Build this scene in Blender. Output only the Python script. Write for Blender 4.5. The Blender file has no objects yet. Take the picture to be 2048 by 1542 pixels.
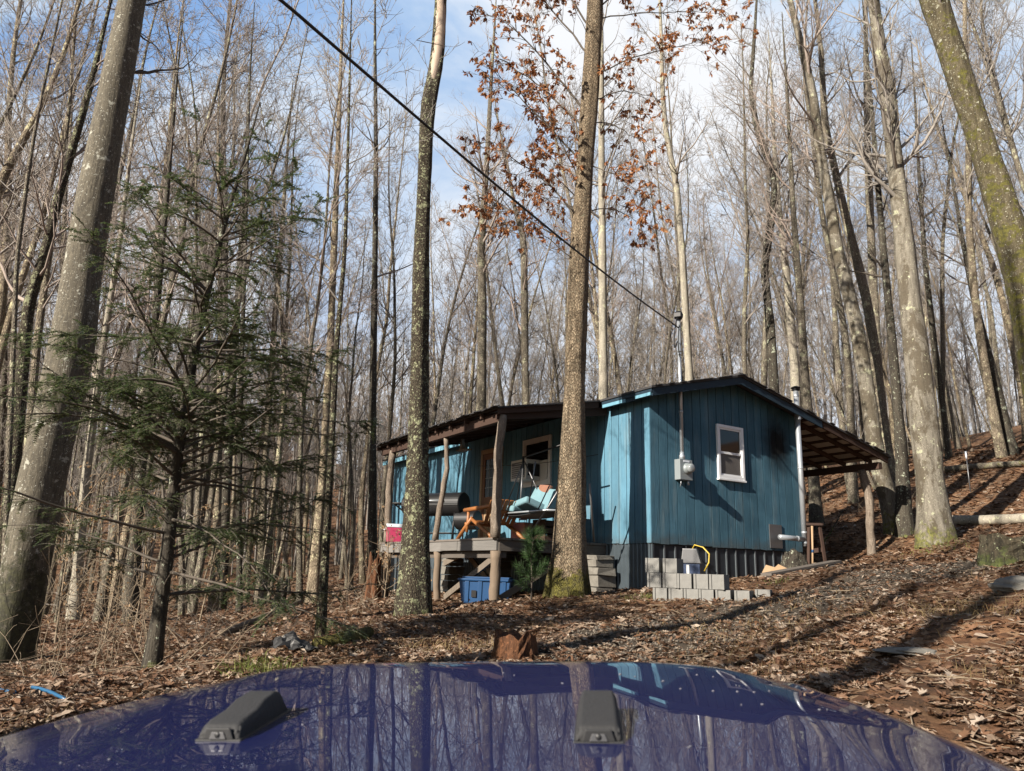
import bpy, math, random
import numpy as np
from mathutils import Vector, Matrix
R = math.radians
SC = bpy.context.scene
COL = SC.collection

# ------------------------------------------------------------------ camera
EYE = np.array([0.0, 0.0, 1.6])
PITCH, ROLL, FPX = R(14.062), R(1.785), 1500.0
_r0 = np.array([1.0, 0, 0]); _f0 = np.array([0, math.cos(PITCH), math.sin(PITCH)]); _u0 = np.array([0, -math.sin(PITCH), math.cos(PITCH)])
CR = math.cos(ROLL)*_r0 + math.sin(ROLL)*_u0
CU = math.cos(ROLL)*_u0 - math.sin(ROLL)*_r0
CF = _f0
cam_d = bpy.data.cameras.new("camera"); cam = bpy.data.objects.new("camera", cam_d); COL.objects.link(cam)
cam.matrix_world = Matrix(((CR[0], CU[0], -CF[0], EYE[0]), (CR[1], CU[1], -CF[1], EYE[1]), (CR[2], CU[2], -CF[2], EYE[2]), (0, 0, 0, 1)))
cam_d.sensor_width = 36; cam_d.lens = FPX/2048*36; cam_d.clip_end = 3000; cam_d.clip_start = 0.05
cam_d.dof.use_dof = True; cam_d.dof.focus_distance = 12; cam_d.dof.aperture_fstop = 8
SC.camera = cam

# ------------------------------------------------------------------ sun, sky, exposure
TA = R(58.311)                                       # bearing of the cabin's gable wall
SUN_OFF, SUN_EL = R(10.5), R(27.3)
HA = np.array([math.sin(TA), math.cos(TA), 0]); HB = np.array([-math.cos(TA), math.sin(TA), 0]); ZZ = np.array([0, 0, 1.0])
sun_h = math.cos(SUN_OFF)*HA + math.sin(SUN_OFF)*HB  # the way the light travels over the ground
sun_dir = math.cos(SUN_EL)*sun_h - math.sin(SUN_EL)*ZZ
sd = bpy.data.lights.new("sun", 'SUN'); sd.energy = 5.0; sd.angle = R(0.5); sd.color = (1.0, 0.91, 0.79)
so = bpy.data.objects.new("sun", sd); COL.objects.link(so)
so.rotation_euler = Vector(sun_dir).to_track_quat('-Z', 'Y').to_euler()
so.location = (-20, -12, 18)
world = bpy.data.worlds.new("World"); SC.world = world; world.use_nodes = True
wt = world.node_tree; wn = wt.nodes; wl = wt.links
bg = wn['Background']
sky = wn.new('ShaderNodeTexSky'); sky.sky_type = 'NISHITA'; sky.sun_disc = False
sky.sun_elevation = SUN_EL; sky.sun_rotation = math.atan2(-sun_h[0], -sun_h[1]); sky.altitude = 300; sky.dust_density = 0.6
SKY_STRENGTH, EXPOSURE = 0.05, 1.1
bg.inputs['Strength'].default_value = SKY_STRENGTH
tc = wn.new('ShaderNodeTexCoord'); sep = wn.new('ShaderNodeSeparateXYZ'); wl.new(tc.outputs['Generated'], sep.inputs[0])
ad = wn.new('ShaderNodeMath'); ad.operation = 'ADD'; ad.inputs[1].default_value = 0.35; wl.new(sep.outputs['Z'], ad.inputs[0])
dv = wn.new('ShaderNodeVectorMath'); dv.operation = 'DIVIDE'; wl.new(tc.outputs['Generated'], dv.inputs[0]); wl.new(ad.outputs[0], dv.inputs[1])
mpw = wn.new('ShaderNodeMapping'); mpw.inputs['Location'].default_value = (3.3, 1.7, 0.4); mpw.inputs['Scale'].default_value = (1.0, 1.0, 1.0)
wl.new(dv.outputs[0], mpw.inputs[0])
nz = wn.new('ShaderNodeTexNoise'); nz.inputs['Scale'].default_value = 1.9; nz.inputs['Detail'].default_value = 9; nz.inputs['Roughness'].default_value = 0.56; nz.inputs['Distortion'].default_value = 0.5
wl.new(mpw.outputs[0], nz.inputs['Vector'])
cr = wn.new('ShaderNodeValToRGB'); CK = 1/(SKY_STRENGTH*2**EXPOSURE); e = cr.color_ramp.elements; e.new(0.5); e.new(0.6)
for x_, (q_, k_) in zip(e, ((.34, (.26, .45, .80)), (.42, (.45, .62, .88)), (.49, (.72, .82, .96)), (.57, (.96, .98, 1.02)))): x_.position = q_; x_.color = (*k_, 1)
wl.new(nz.outputs['Fac'], cr.inputs[0])
hz_ = wn.new('ShaderNodeMapRange'); hz_.interpolation_type = 'SMOOTHSTEP'; hz_.inputs['From Min'].default_value = .60; hz_.inputs['From Max'].default_value = .08; hz_.inputs['To Max'].default_value = .9; wl.new(sep.outputs['Z'], hz_.inputs[0])
mh_ = wn.new('ShaderNodeMix'); mh_.data_type = 'RGBA'; mh_.inputs[7].default_value = (.84, .89, .97, 1); wl.new(hz_.outputs[0], mh_.inputs[0]); wl.new(cr.outputs[0], mh_.inputs[6])
sc_ = wn.new('ShaderNodeVectorMath'); sc_.operation = 'SCALE'; sc_.inputs['Scale'].default_value = CK; wl.new(mh_.outputs[2], sc_.inputs[0])
fr = wn.new('ShaderNodeMapRange'); fr.interpolation_type = 'SMOOTHSTEP'; fr.inputs['From Min'].default_value = .30; fr.inputs['From Max'].default_value = .70; wl.new(sep.outputs['Y'], fr.inputs[0])
mxw = wn.new('ShaderNodeMix'); mxw.data_type = 'RGBA'
wl.new(fr.outputs[0], mxw.inputs[0]); wl.new(sky.outputs[0], mxw.inputs[6]); wl.new(sc_.outputs[0], mxw.inputs[7]); wl.new(mxw.outputs[2], bg.inputs['Color'])
SC.view_settings.view_transform = 'Standard'; SC.view_settings.look = 'None'; SC.view_settings.exposure = EXPOSURE; SC.view_settings.gamma = 1
SC.cycles.max_bounces = 5; SC.cycles.diffuse_bounces = 2; SC.cycles.glossy_bounces = 3; SC.cycles.transmission_bounces = 4; SC.cycles.transparent_max_bounces = 6
SC.cycles.caustics_reflective = False; SC.cycles.caustics_refractive = False
SC.cycles.use_denoising = True; SC.cycles.denoiser = 'OPENIMAGEDENOISE'; SC.cycles.denoising_input_passes = 'RGB_ALBEDO_NORMAL'; SC.cycles.denoising_prefilter = 'ACCURATE'

def ray(px, py): return ((px-1024)/FPX)*CR - ((py-771)/FPX)*CU + CF
def at_depth(px, py, Y):
    d = ray(px, py); return EYE + d*(Y/d[1])
HO = np.array([2.37, 12.563, 0.562]) + EYE            # cabin corner at floor level
def H(a, b, z): return HO + a*HA + b*HB + z*ZZ

# ------------------------------------------------------------------ helpers
def tag(o, label=None, cat=None, group=None, kind=None):
    if label: o['label'] = label
    if cat: o['category'] = cat
    if group: o['group'] = group
    if kind: o['kind'] = kind
    return o
def thing(name, label, cat, loc=(0, 0, 0), rot=0.0, group=None):
    o = bpy.data.objects.new(name, None); COL.objects.link(o); o.empty_display_size = 0.2
    o.location = loc; o.rotation_euler = (0, 0, rot) if not hasattr(rot, '__len__') else rot
    return tag(o, label, cat, group)
def link_mesh(name, me, mat, parent=None):
    o = bpy.data.objects.new(name, me); COL.objects.link(o)
    if mat: me.materials.append(mat)
    if parent: o.parent = parent
    return o
def np_mesh(name, V, faces, smooth=False):
    """faces: list of (m,k) int arrays"""
    V = np.asarray(V, dtype=np.float32)
    me = bpy.data.meshes.new(name)
    me.vertices.add(len(V)); me.vertices.foreach_set('co', V.ravel())
    faces = [np.asarray(f, dtype=np.int32) for f in faces if len(f)]
    idx = np.concatenate([f.ravel() for f in faces]); tot = np.concatenate([np.full(len(f), f.shape[1], np.int32) for f in faces])
    st = np.concatenate([[0], np.cumsum(tot)[:-1]]).astype(np.int32)
    me.loops.add(len(idx)); me.loops.foreach_set('vertex_index', idx)
    me.polygons.add(len(tot)); me.polygons.foreach_set('loop_start', st)
    me.polygons.foreach_set('use_smooth', np.full(len(tot), smooth, dtype=bool))
    me.update(calc_edges=True); me.validate()
    return me
class MB:
    """collects shapes and links them as one mesh"""
    def __init__(s): s.v = []; s.f = []; s.sm = []
    def add(s, V, F, smooth=False):
        n = len(s.v); s.v += [tuple(map(float, p)) for p in V]; s.f += [tuple(i+n for i in f) for f in F]; s.sm += [smooth]*len(F); return s
    def box(s, c, d, rot=None, jitter=0, rng=None):
        c = np.array(c, float); h = np.array(d, float)/2
        P = np.array([(x, y, z) for x in (-1, 1) for y in (-1, 1) for z in (-1, 1)])*h
        if rot is not None: P = P @ np.array(Matrix.Rotation(rot[0], 3, rot[1])).T if isinstance(rot, tuple) else P @ np.array(rot).T
        if jitter: P = P + rng.uniform(-jitter, jitter, P.shape)
        return s.add(P+c, [(0, 1, 3, 2), (4, 6, 7, 5), (0, 4, 5, 1), (2, 3, 7, 6), (0, 2, 6, 4), (1, 5, 7, 3)])
    def b2(s, lo, hi): lo = np.array(lo, float); hi = np.array(hi, float); return s.box((lo+hi)/2, hi-lo)
    def bar(s, p, q, w, h, up=(0, 0, 1)):
        p = np.array(p, float); q = np.array(q, float); d = q-p; L = np.linalg.norm(d); d /= L
        x = np.cross(d, up); 
        if np.linalg.norm(x) < 1e-4: x = np.cross(d, (1, 0, 0))
        x /= np.linalg.norm(x); y = np.cross(x, d)
        return s.box((p+q)/2, (w, L, h), rot=np.stack([x, d, y], 1))
    def tube(s, pts, rad, sides=10, cap=True, smooth=True):
        pts = np.array(pts, float); n = len(pts); rad = np.full(n, rad) if np.isscalar(rad) else np.array(rad, float)
        V, F = tube_arrays(pts[None], rad[None], sides); F = [tuple(f) for f in F]
        if cap: F += [tuple(range(sides))[::-1], tuple((n-1)*sides+i for i in range(sides))]
        return s.add(V, F, smooth)
    def lathe(s, prof, c=(0, 0, 0), sides=20, axis=2, smooth=True):
        V = []; F = []; n = len(prof)
        for r, z in prof:
            for k in range(sides):
                a = 2*math.pi*k/sides; p = [r*math.cos(a), r*math.sin(a), z]
                if axis == 0: p = [p[2], p[0], p[1]]
                if axis == 1: p = [p[1], p[2], p[0]]
                V.append(np.array(p)+c)
        for i in range(n-1):
            for k in range(sides): F.append((i*sides+k, i*sides+(k+1) % sides, (i+1)*sides+(k+1) % sides, (i+1)*sides+k))
        F += [tuple(range(sides))[::-1], tuple((n-1)*sides+i for i in range(sides))]
        return s.add(V, F, smooth)
    def prism(s, poly, p0, ax, ay, depth):
        """poly of 2D points on axes ax, ay at p0, pushed along depth vector"""
        ax = np.array(ax, float); ay = np.array(ay, float); dp = np.array(depth, float); n = len(poly)
        A = [np.array(p0)+u*ax+v*ay for u, v in poly]; V = A+[a+dp for a in A]
        F = [tuple(range(n))[::-1], tuple(range(n, 2*n))]+[(i, (i+1) % n, n+(i+1) % n, n+i) for i in range(n)]
        return s.add(V, F)
    def build(s, name, mat, parent=None, bevel=0, seg=2, subd=0):
        me = bpy.data.meshes.new(name); me.from_pydata(s.v, [], s.f); me.polygons.foreach_set('use_smooth', s.sm); me.update()
        import bmesh
        bm = bmesh.new(); bm.from_mesh(me); bmesh.ops.recalc_face_normals(bm, faces=bm.faces)
        if bevel: bmesh.ops.bevel(bm, geom=[e for e in bm.edges if len(e.link_faces) == 2 and e.calc_face_angle(0) > 0.5], offset=bevel, segments=seg, affect='EDGES', profile=0.7)
        bm.to_mesh(me); bm.free()
        o = link_mesh(name, me, mat, parent)
        if subd:
            m = o.modifiers.new('smooth', 'SUBSURF'); m.levels = subd; m.render_levels = subd
            me.polygons.foreach_set('use_smooth', [True]*len(me.polygons))
        return o
def tube_arrays(P, Rd, k):
    """P (m,n,3), Rd (m,n) -> verts, quads for m tubes"""
    m, n, _ = P.shape
    T = np.empty_like(P); T[:, 1:-1] = P[:, 2:]-P[:, :-2]; T[:, 0] = P[:, 1]-P[:, 0]; T[:, -1] = P[:, -1]-P[:, -2]
    T /= np.linalg.norm(T, axis=2, keepdims=True)+1e-12
    mt = (P[:, -1]-P[:, 0]); mt /= np.linalg.norm(mt, axis=1, keepdims=True)+1e-12
    ref = np.where(np.abs(mt[:, 2:3]) < 0.75, np.array([[0, 0, 1.0]]), np.array([[1.0, 0.13, 0]]))
    X = np.cross(T, np.broadcast_to(ref[:, None, :], T.shape)); X /= np.linalg.norm(X, axis=2, keepdims=True)+1e-9
    Y = np.cross(T, X)
    a = np.arange(k)*2*np.pi/k
    V = P[:, :, None, :] + Rd[:, :, None, None]*(np.cos(a)[None, None, :, None]*X[:, :, None, :]+np.sin(a)[None, None, :, None]*Y[:, :, None, :])
    base = (np.arange(m)*n*k)[:, None, None]; i = np.arange(n-1)[None, :, None]*k; j = np.arange(k)[None, None, :]; j2 = (j+1) % k
    F = np.stack([base+i+j, base+i+j2, base+i+k+j2, base+i+k+j], -1).reshape(-1, 4)
    return V.reshape(-1, 3), F
def tubes_mesh(name, lines, smooth=True):
    """lines: list of (pts(n,3), rad(n), sides)"""
    groups = {}
    for p, r, k in lines: groups.setdefault((len(p), k), []).append((p, r))
    VV = []; FF = []; o = 0
    for (n, k), L in groups.items():
        V, F = tube_arrays(np.array([l[0] for l in L], float), np.array([l[1] for l in L], float), k)
        VV.append(V); FF.append(F+o); o += len(V)
    return np_mesh(name, np.concatenate(VV), FF, smooth)

# ------------------------------------------------------------------ materials
class NT:
    def __init__(s, name):
        s.m = bpy.data.materials.new(name); s.m.use_nodes = True; s.t = s.m.node_tree; s.n = s.t.nodes; s.b = s.n['Principled BSDF']; s._tc = None
    def set(s, **k):
        for a, v in k.items(): s.b.inputs[a.replace('_', ' ')].default_value = v
        return s
    def new(s, t): return s.n.new(t)
    def link(s, a, b): s.t.links.new(a, b)
    def co(s, scale=(1, 1, 1), out='Object', rot=(0, 0, 0)):
        if s._tc is None: s._tc = s.new('ShaderNodeTexCoord')
        m = s.new('ShaderNodeMapping'); m.inputs['Scale'].default_value = scale; m.inputs['Rotation'].default_value = rot; s.link(s._tc.outputs[out], m.inputs[0]); return m.outputs[0]
    def noise(s, vec, scale, detail=4, rough=.55, dist=0.0):
        n = s.new('ShaderNodeTexNoise'); n.inputs['Scale'].default_value = scale; n.inputs['Detail'].default_value = detail; n.inputs['Roughness'].default_value = rough; n.inputs['Distortion'].default_value = dist
        if vec is not None: s.link(vec, n.inputs['Vector'])
        return n.outputs['Fac']
    def vor(s, vec, scale, feat='F1', out='Distance'):
        n = s.new('ShaderNodeTexVoronoi'); n.feature = feat; n.inputs['Scale'].default_value = scale; s.link(vec, n.inputs['Vector']); return n.outputs[out]
    def ramp(s, fac, stops):
        r = s.new('ShaderNodeValToRGB'); e = r.color_ramp.elements
        while len(e) < len(stops): e.new(0.5)
        for x, (p, c) in zip(e, stops):
            x.position = p; x.color = (c, c, c, 1) if np.isscalar(c) else (*c, 1)
        s.link(fac, r.inputs[0]); return r.outputs[0]
    def mix(s, fac, a, b, mode='MIX'):
        m = s.new('ShaderNodeMix'); m.data_type = 'RGBA'; m.blend_type = mode
        for i, v in ((0, fac), (6, a), (7, b)):
            if hasattr(v, 'links'): s.link(v, m.inputs[i])
            else: m.inputs[i].default_value = v if np.isscalar(v) else (*v, 1)
        return m.outputs[2]
    def math(s, op, a, b=0.0):
        m = s.new('ShaderNodeMath'); m.operation = op
        for i, v in enumerate((a, b)):
            if hasattr(v, 'links'): s.link(v, m.inputs[i])
            else: m.inputs[i].default_value = v
        return m.outputs[0]
    def attr(s, name): n = s.new('ShaderNodeAttribute'); n.attribute_name = name; return n.outputs['Fac']
    def island(s): return s.new('ShaderNodeNewGeometry').outputs['Random Per Island']
    def objrand(s): return s.new('ShaderNodeObjectInfo').outputs['Random']
    def col(s, c): 
        if hasattr(c, 'links'): s.link(c, s.b.inputs['Base Color'])
        else: s.b.inputs['Base Color'].default_value = (*c, 1)
        return s
    def rough(s, r):
        if hasattr(r, 'links'): s.link(r, s.b.inputs['Roughness'])
        else: s.b.inputs['Roughness'].default_value = r
        return s
    def bump(s, h, dist=.01, strength=1.0):
        b = s.new('ShaderNodeBump'); b.inputs['Distance'].default_value = dist; b.inputs['Strength'].default_value = strength; s.link(h, b.inputs['Height']); s.link(b.outputs[0], s.b.inputs['Normal']); return s

def bark(name, dark, light, lichen=None, lich_amt=.58, moss=None, moss_z=(0, 1), furrow=18, bump=.012, lscale=5.0, moss_noise=.5, rnd=False, blotch=False, plate=0):
    t = NT(name); v = t.co((1, 1, .16)); w = t.co()
    f = t.noise(v, furrow, 5, .65, .6); g = t.noise(w, 2.2, 4)
    c = t.ramp(f, [(.34, dark), (.62, light)])
    c = t.mix(t.math('MULTIPLY', g, .55), c, tuple(x*.55 for x in dark))
    sp = t.noise(w, 42, 3, .7); c = t.mix(t.ramp(sp, [(.56, 0.0), (.68, .5)]), c, tuple(min(.6, x*1.7) for x in light))
    crack = None
    if plate:
        wv = t.new('ShaderNodeVectorMath'); wv.operation = 'ADD'; nzv = t.new('ShaderNodeTexNoise'); nzv.inputs['Scale'].default_value = 9; t.link(v, nzv.inputs['Vector']); sv = t.new('ShaderNodeVectorMath'); sv.operation = 'SCALE'; sv.inputs['Scale'].default_value = .06; t.link(nzv.outputs['Color'], sv.inputs[0]); t.link(t.co((1, 1, .30)), wv.inputs[0]); t.link(sv.outputs[0], wv.inputs[1])
        crack = t.ramp(t.vor(wv.outputs[0], plate, 'DISTANCE_TO_EDGE'), [(.0, .25), (.20, 1.0)]); c = t.mix(crack, tuple(x*.6 for x in dark), c)
    if blotch:
        bl = t.noise(t.co((1, 1, .55)), 2.6, 6, .68, .4); c = t.mix(t.ramp(bl, [(.50, .0), (.545, .88)]), c, t.mix(t.noise(w, 26, 3), (.045, .037, .026), (.12, .10, .07)))
    if lichen:
        l1 = t.noise(w, lscale, 6, .72); l2 = t.ramp(l1, [(lich_amt, 0.0), (lich_amt+.035, .85)])
        c = t.mix(l2, c, lichen)
        l3 = t.ramp(t.noise(w, lscale*4.3, 4, .7), [(lich_amt+.02, 0.0), (lich_amt+.06, .8)]); c = t.mix(l3, c, tuple(min(.62, x*1.25+.03) for x in lichen))
    if moss:
        z = t.new('ShaderNodeSeparateXYZ'); t.link(w, z.inputs[0])
        zz = t.new('ShaderNodeMapRange'); zz.inputs['From Min'].default_value = moss_z[0]; zz.inputs['From Max'].default_value = moss_z[1]; zz.inputs['To Min'].default_value = 1; zz.inputs['To Max'].default_value = 0; t.link(z.outputs[2], zz.inputs[0])
        mm = t.math('ADD', zz.outputs[0], t.math('MULTIPLY', t.math('SUBTRACT', t.noise(w, 7, 5, .7), .5), moss_noise*3.2))
        c = t.mix(t.ramp(mm, [(.42, 0.0), (.62, .92)]), c, t.mix(t.ramp(t.noise(w, 17, 4, .75), [(.35, 0.0), (.68, 1.0)]), tuple(x*.3+.012 for x in moss), tuple(x*1.6 for x in moss)))
    if rnd:
        c = t.mix(1.0, c, t.ramp(t.objrand(), [(0, (.62, .60, .58)), (.5, (1, .97, .93)), (1, (1.35, 1.22, 1.06))]), 'MULTIPLY')
    t.col(c).rough(.92).set(Specular_IOR_Level=.25)
    hh = t.math('ADD', f, t.math('MULTIPLY', sp, .35))
    if crack is not None: hh = t.math('ADD', hh, t.math('MULTIPLY', crack, .8))
    t.bump(hh, bump); return t.m
def plain(name, c, rough=.6, metal=0, var=.25, nscale=6, bump=0, spec=.5):
    t = NT(name); w = t.co(); n = t.noise(w, nscale, 5, .65)
    t.col(t.mix(n, tuple(x*(1-var) for x in c), tuple(min(.95, x*(1+var)) for x in c))).rough(rough).set(Metallic=metal, Specular_IOR_Level=spec)
    if bump: t.bump(t.noise(w, nscale*6, 4), bump)
    return t.m
def wood(name, c, c2, rough=.75, axis=0, scale=9, bump=.004, spec=.3):
    t = NT(name); s = [1.0, 1.0, 1.0]; s[axis] = .07; v = t.co(tuple(s)); f = t.noise(v, scale*3, 6, .65, 1.2); g = t.noise(t.co(), 3, 4)
    cc = t.mix(f, c2, c); cc = t.mix(1.0, cc, t.ramp(t.island(), [(0, .7), (1, 1.25)]), 'MULTIPLY'); cc = t.mix(t.math('MULTIPLY', g, .35), cc, tuple(x*.5 for x in c2))
    t.col(cc).rough(rough).set(Specular_IOR_Level=spec); t.bump(f, bump); return t.m
def leafmat(name, stops, rough=.65, trans=.0):
    t = NT(name); c = t.ramp(t.island(), stops); c = t.mix(t.math('MULTIPLY', t.noise(t.co(), 60, 3), .5), c, (.05, .028, .015))
    t.col(c).rough(rough).set(Specular_IOR_Level=.3)
    if trans:
        tr = t.new('ShaderNodeBsdfTranslucent'); t.link(c, tr.inputs[0]); mx = t.new('ShaderNodeMixShader'); mx.inputs[0].default_value = trans
        t.link(t.b.outputs[0], mx.inputs[1]); t.link(tr.outputs[0], mx.inputs[2]); t.link(mx.outputs[0], t.n['Material Output'].inputs['Surface'])
    return t.m
def siding_mat(name, c, c2):
    t = NT(name); v = t.co((1, 1, .055)); w = t.co(); f = t.noise(v, 26, 6, .7, 2.2); g = t.noise(w, 1.3, 5, .6); st = t.noise(t.co((1, 1, .12)), 6, 4, .6)
    cc = t.mix(f, c2, c); cc = t.mix(1.0, cc, t.ramp(t.island(), [(0, .86), (1, 1.12)]), 'MULTIPLY')
    cc = t.mix(t.ramp(g, [(.38, .0), (.72, .5)]), cc, tuple(x*.5 for x in c2)); cc = t.mix(t.ramp(st, [(.52, 0.0), (.75, .38)]), cc, (.20, .25, .26))
    fine = t.noise(t.co((1, 1, .03)), 60, 4, .7, 1.0); cc = t.mix(t.ramp(fine, [(.55, 0.0), (.7, .5)]), cc, tuple(x*.4 for x in c2))
    sz = t.new('ShaderNodeSeparateXYZ'); t.link(w, sz.inputs[0]); mz = t.math('ADD', sz.outputs[2], t.math('MULTIPLY', t.noise(w, 4.5, 5, .7), -.55)); cc = t.mix(t.ramp(t.math('ADD', mz, .5), [(.18, .55), (.42, 0.0)]), cc, (.075, .062, .048))   # mud splash
    return t, cc, f
M = {}
M['earth'] = None
def make_materials():
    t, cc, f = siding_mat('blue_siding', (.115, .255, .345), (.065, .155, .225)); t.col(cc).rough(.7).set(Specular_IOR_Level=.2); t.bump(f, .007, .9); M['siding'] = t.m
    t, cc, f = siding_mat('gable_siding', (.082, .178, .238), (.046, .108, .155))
    # soot stain round the old flue hole: a mark with its own shape
    w = t.co(); d = t.new('ShaderNodeVectorMath'); d.operation = 'SUBTRACT'; d.inputs[1].default_value = (3.27, 0, 2.02); t.link(w, d.inputs[0])
    d2 = t.new('ShaderNodeVectorMath'); d2.operation = 'MULTIPLY'; d2.inputs[1].default_value = (.80, .2, .52); t.link(d.outputs[0], d2.inputs[0])
    ln = t.new('ShaderNodeVectorMath'); ln.operation = 'LENGTH'; t.link(d2.outputs[0], ln.inputs[0])
    nn = t.math('ADD', ln.outputs['Value'], t.math('MULTIPLY', t.math('SUBTRACT', t.noise(w, 5, 4), .5), .18))
    cc = t.mix(t.ramp(nn, [(.12, .985), (.44, .0)]), cc, (.006, .006, .006))
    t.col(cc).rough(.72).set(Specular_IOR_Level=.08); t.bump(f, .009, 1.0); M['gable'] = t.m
    M['fascia'] = wood('blue_fascia', (.018, .038, .058), (.011, .025, .04), .6, 0)
    M['trim_light'] = wood('pale_blue_trim', (.20, .40, .50), (.10, .25, .34), .6, 1)
    M['roofing'] = plain('roof_felt', (.035, .034, .036), .85, 0, .5, 9, .01)
    M['rafter'] = wood('rafter_wood', (.07, .040, .028), (.036, .021, .016), .8, 0)
    M['purlin'] = wood('purlin_wood', (.06, .035, .026), (.032, .019, .014), .8, 1)
    M['tin'] = plain('roof_tin', (.40, .38, .36), .6, .0, .2, 4)
    M['deck'] = wood('deck_board', (.19, .165, .14), (.11, .095, .085), .85, 1)
    M['rim'] = wood('grey_rim_board', (.20, .19, .175), (.10, .095, .09), .85, 1)
    M['rim_end'] = wood('grey_rim_end', (.15, .13, .112), (.08, .07, .06), .85, 0)
    M['brace'] = wood('brace_wood', (.20, .165, .13), (.11, .09, .07), .85, 2)
    M['skirt'] = plain('skirt_metal', (.075, .095, .11), .42, .45, .35, 5)
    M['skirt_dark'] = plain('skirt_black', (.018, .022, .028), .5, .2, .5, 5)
    M['rib'] = plain('skirt_rib', (.20, .23, .25), .35, .6, .3, 9)
    M['white'] = plain('white_vinyl', (.72, .73, .74), .4, 0, .08, 5)
    M['off'] = plain('cream_trim', (.62, .63, .63), .55, 0, .15, 7)
    M['ac'] = plain('appliance_white', (.55, .55, .53), .45, 0, .08, 8)
    M['dark'] = plain('dark_void', (.010, .010, .011), .8, 0, .3)
    t = NT('window_glass'); t.col((.012, .013, .014)).rough(.04).set(Specular_IOR_Level=.6); M['glass'] = t.m
    t = NT('window_screen'); w = t.co(); t.col(t.mix(t.noise(w, 3, 3), (.075, .068, .062), (.11, .10, .092))).rough(.5); M['screen'] = t.m
    M['galv'] = plain('galvanised_pipe', (.42, .45, .48), .36, .55, .18, 4)
    M['meter'] = plain('meter_grey', (.24, .27, .28), .45, .25, .12, 8)
    t = NT('meter_glass'); t.col((.34, .37, .38)).rough(.1).set(Transmission_Weight=.35, Specular_IOR_Level=.6); M['mglass'] = t.m
    M['log'] = bark('post_bark', (0.111, 0.085, 0.064), (0.255, 0.212, 0.170), None, furrow=26, bump=.008)
    M['log_bare'] = wood('peeled_log', (.24, .185, .135), (.12, .088, .062), .85, 2, 7, .006)
    M['block'] = plain('concrete', (.20, .197, .185), .93, 0, .28, 14, .004, .2)
    M['stone'] = plain('pier_stone', (.17, .16, .14), .93, 0, .5, 11, .006, .2)
    M['black'] = plain('black_iron', (.014, .014, .015), .42, .3, .4, 8)
    M['blackpl'] = plain('black_plastic', (.022, .022, .023), .5, 0, .2, 8)
    M['red'] = plain('red_plastic', (.40, .038, .10), .42, 0, .15, 5)
    M['whitepl'] = plain('white_plastic', (.66, .70, .76), .45, 0, .08, 5)
    M['tote'] = plain('blue_plastic', (.012, .055, .145), .38, 0, .15, 4)
    M['chair'] = wood('orange_log', (.36, .145, .042), (.22, .08, .022), .5, 1, 6, .003, .5)
    M['cushion'] = plain('teal_canvas', (.145, .25, .285), .9, 0, .18, 12, .003, .2)
    M['pillow'] = plain('brown_canvas', (.22, .11, .075), .9, 0, .2, 12, .003, .2)
    M['steel'] = plain('grey_steel', (.15, .15, .155), .4, .6, .2, 8)
    M['door'] = wood('stained_door', (.26, .12, .055), (.15, .065, .03), .55, 2)
    M['slat'] = wood('tan_slat', (.47, .33, .20), (.32, .21, .12), .65, 2)
    M['dglass'] = plain('door_glass', (.045, .06, .075), .12, 0, .2, 3)
    M['rubber'] = plain('black_rubber', (.022, .022, .023), .75, 0, .25, 30, .001)
    M['tyre'] = plain('tyre_rubber', (.018, .018, .018), .85, 0, .3, 20, .004)
    M['rustred'] = plain('faded_red', (.38, .13, .11), .6, 0, .25, 9)
    M['yellow'] = plain('yellow_hose', (.50, .36, .05), .5, 0, .2, 8)
    M['hose'] = plain('blue_hose', (.015, .085, .18), .4, 0, .15, 8)
    M['cable'] = plain('cable_black', (.012, .012, .013), .55, 0, .2, 9)
    M['navy'] = plain('navy_plastic', (.018, .035, .085), .45, 0, .2, 5)
    M['hood'] = hood_mat()
    M['b_big'] = bark('smooth_grey_bark', (0.074, 0.066, 0.052), (0.166, 0.148, 0.111), (.40, .40, .34), .60, (.036, .036, .018), (-.4, 2.6), 34, .008, 8)  # dark moss low down, its colour also painting in the hemlock's shade
    M['b_lichen'] = bark('lichen_bark', (0.041, 0.034, 0.024), (0.117, 0.095, 0.065), (.30, .315, .19), .56, (.10, .115, .03), (-.6, .5), 16, .025, 7, plate=50)
    M['b_oak'] = bark('oak_bark', (0.128, 0.094, 0.061), (0.489, 0.383, 0.260), (.36, .37, .25), .66, (.115, .105, .018), (.0, .75), 15, .035, 4, plate=58)
    M['b_moss'] = bark('mossy_bark', (0.048, 0.040, 0.024), (0.136, 0.116, 0.072), (.42, .42, .33), .60, (.088, .082, .016), (-2.5, 10.5), 18, .03, 9, 1.7)
    M['b_tulip'] = bark('tulip_bark', (0.112, 0.099, 0.078), (0.253, 0.231, 0.186), (.36, .37, .25), .615, (.12, .12, .03), (-.6, .9), 12, .02, 3.2, blotch=True)
    M['b_black'] = bark('dark_bark', (0.026, 0.022, 0.018), (0.080, 0.070, 0.053), (.34, .37, .28), .60, (.10, .11, .03), (-.5, .4), 16, .02, 5)
    M['b_pale'] = bark('pale_bark', (0.197, 0.177, 0.142), (0.362, 0.331, 0.268), (.42, .42, .28), .60, None, (0, 1), 14, .012, 4)
    M['b_wood'] = bark('forest_bark', (0.133, 0.117, 0.092), (0.319, 0.287, 0.234), (.40, .41, .29), .58, (.11, .11, .03), (-1, .6), 14, .02, 3.5, rnd=True, plate=38)
    M['farwood'] = plain('far_wood', (.20, .183, .165), .9, 0, .35, .4)
    M['spot'] = plain('dried_spot', (.15, .15, .17), .6, 0, .1, 5)
    M['peel'] = wood('bare_wood', (.52, .42, .33), (.38, .30, .23), .8, 2, 4)
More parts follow.
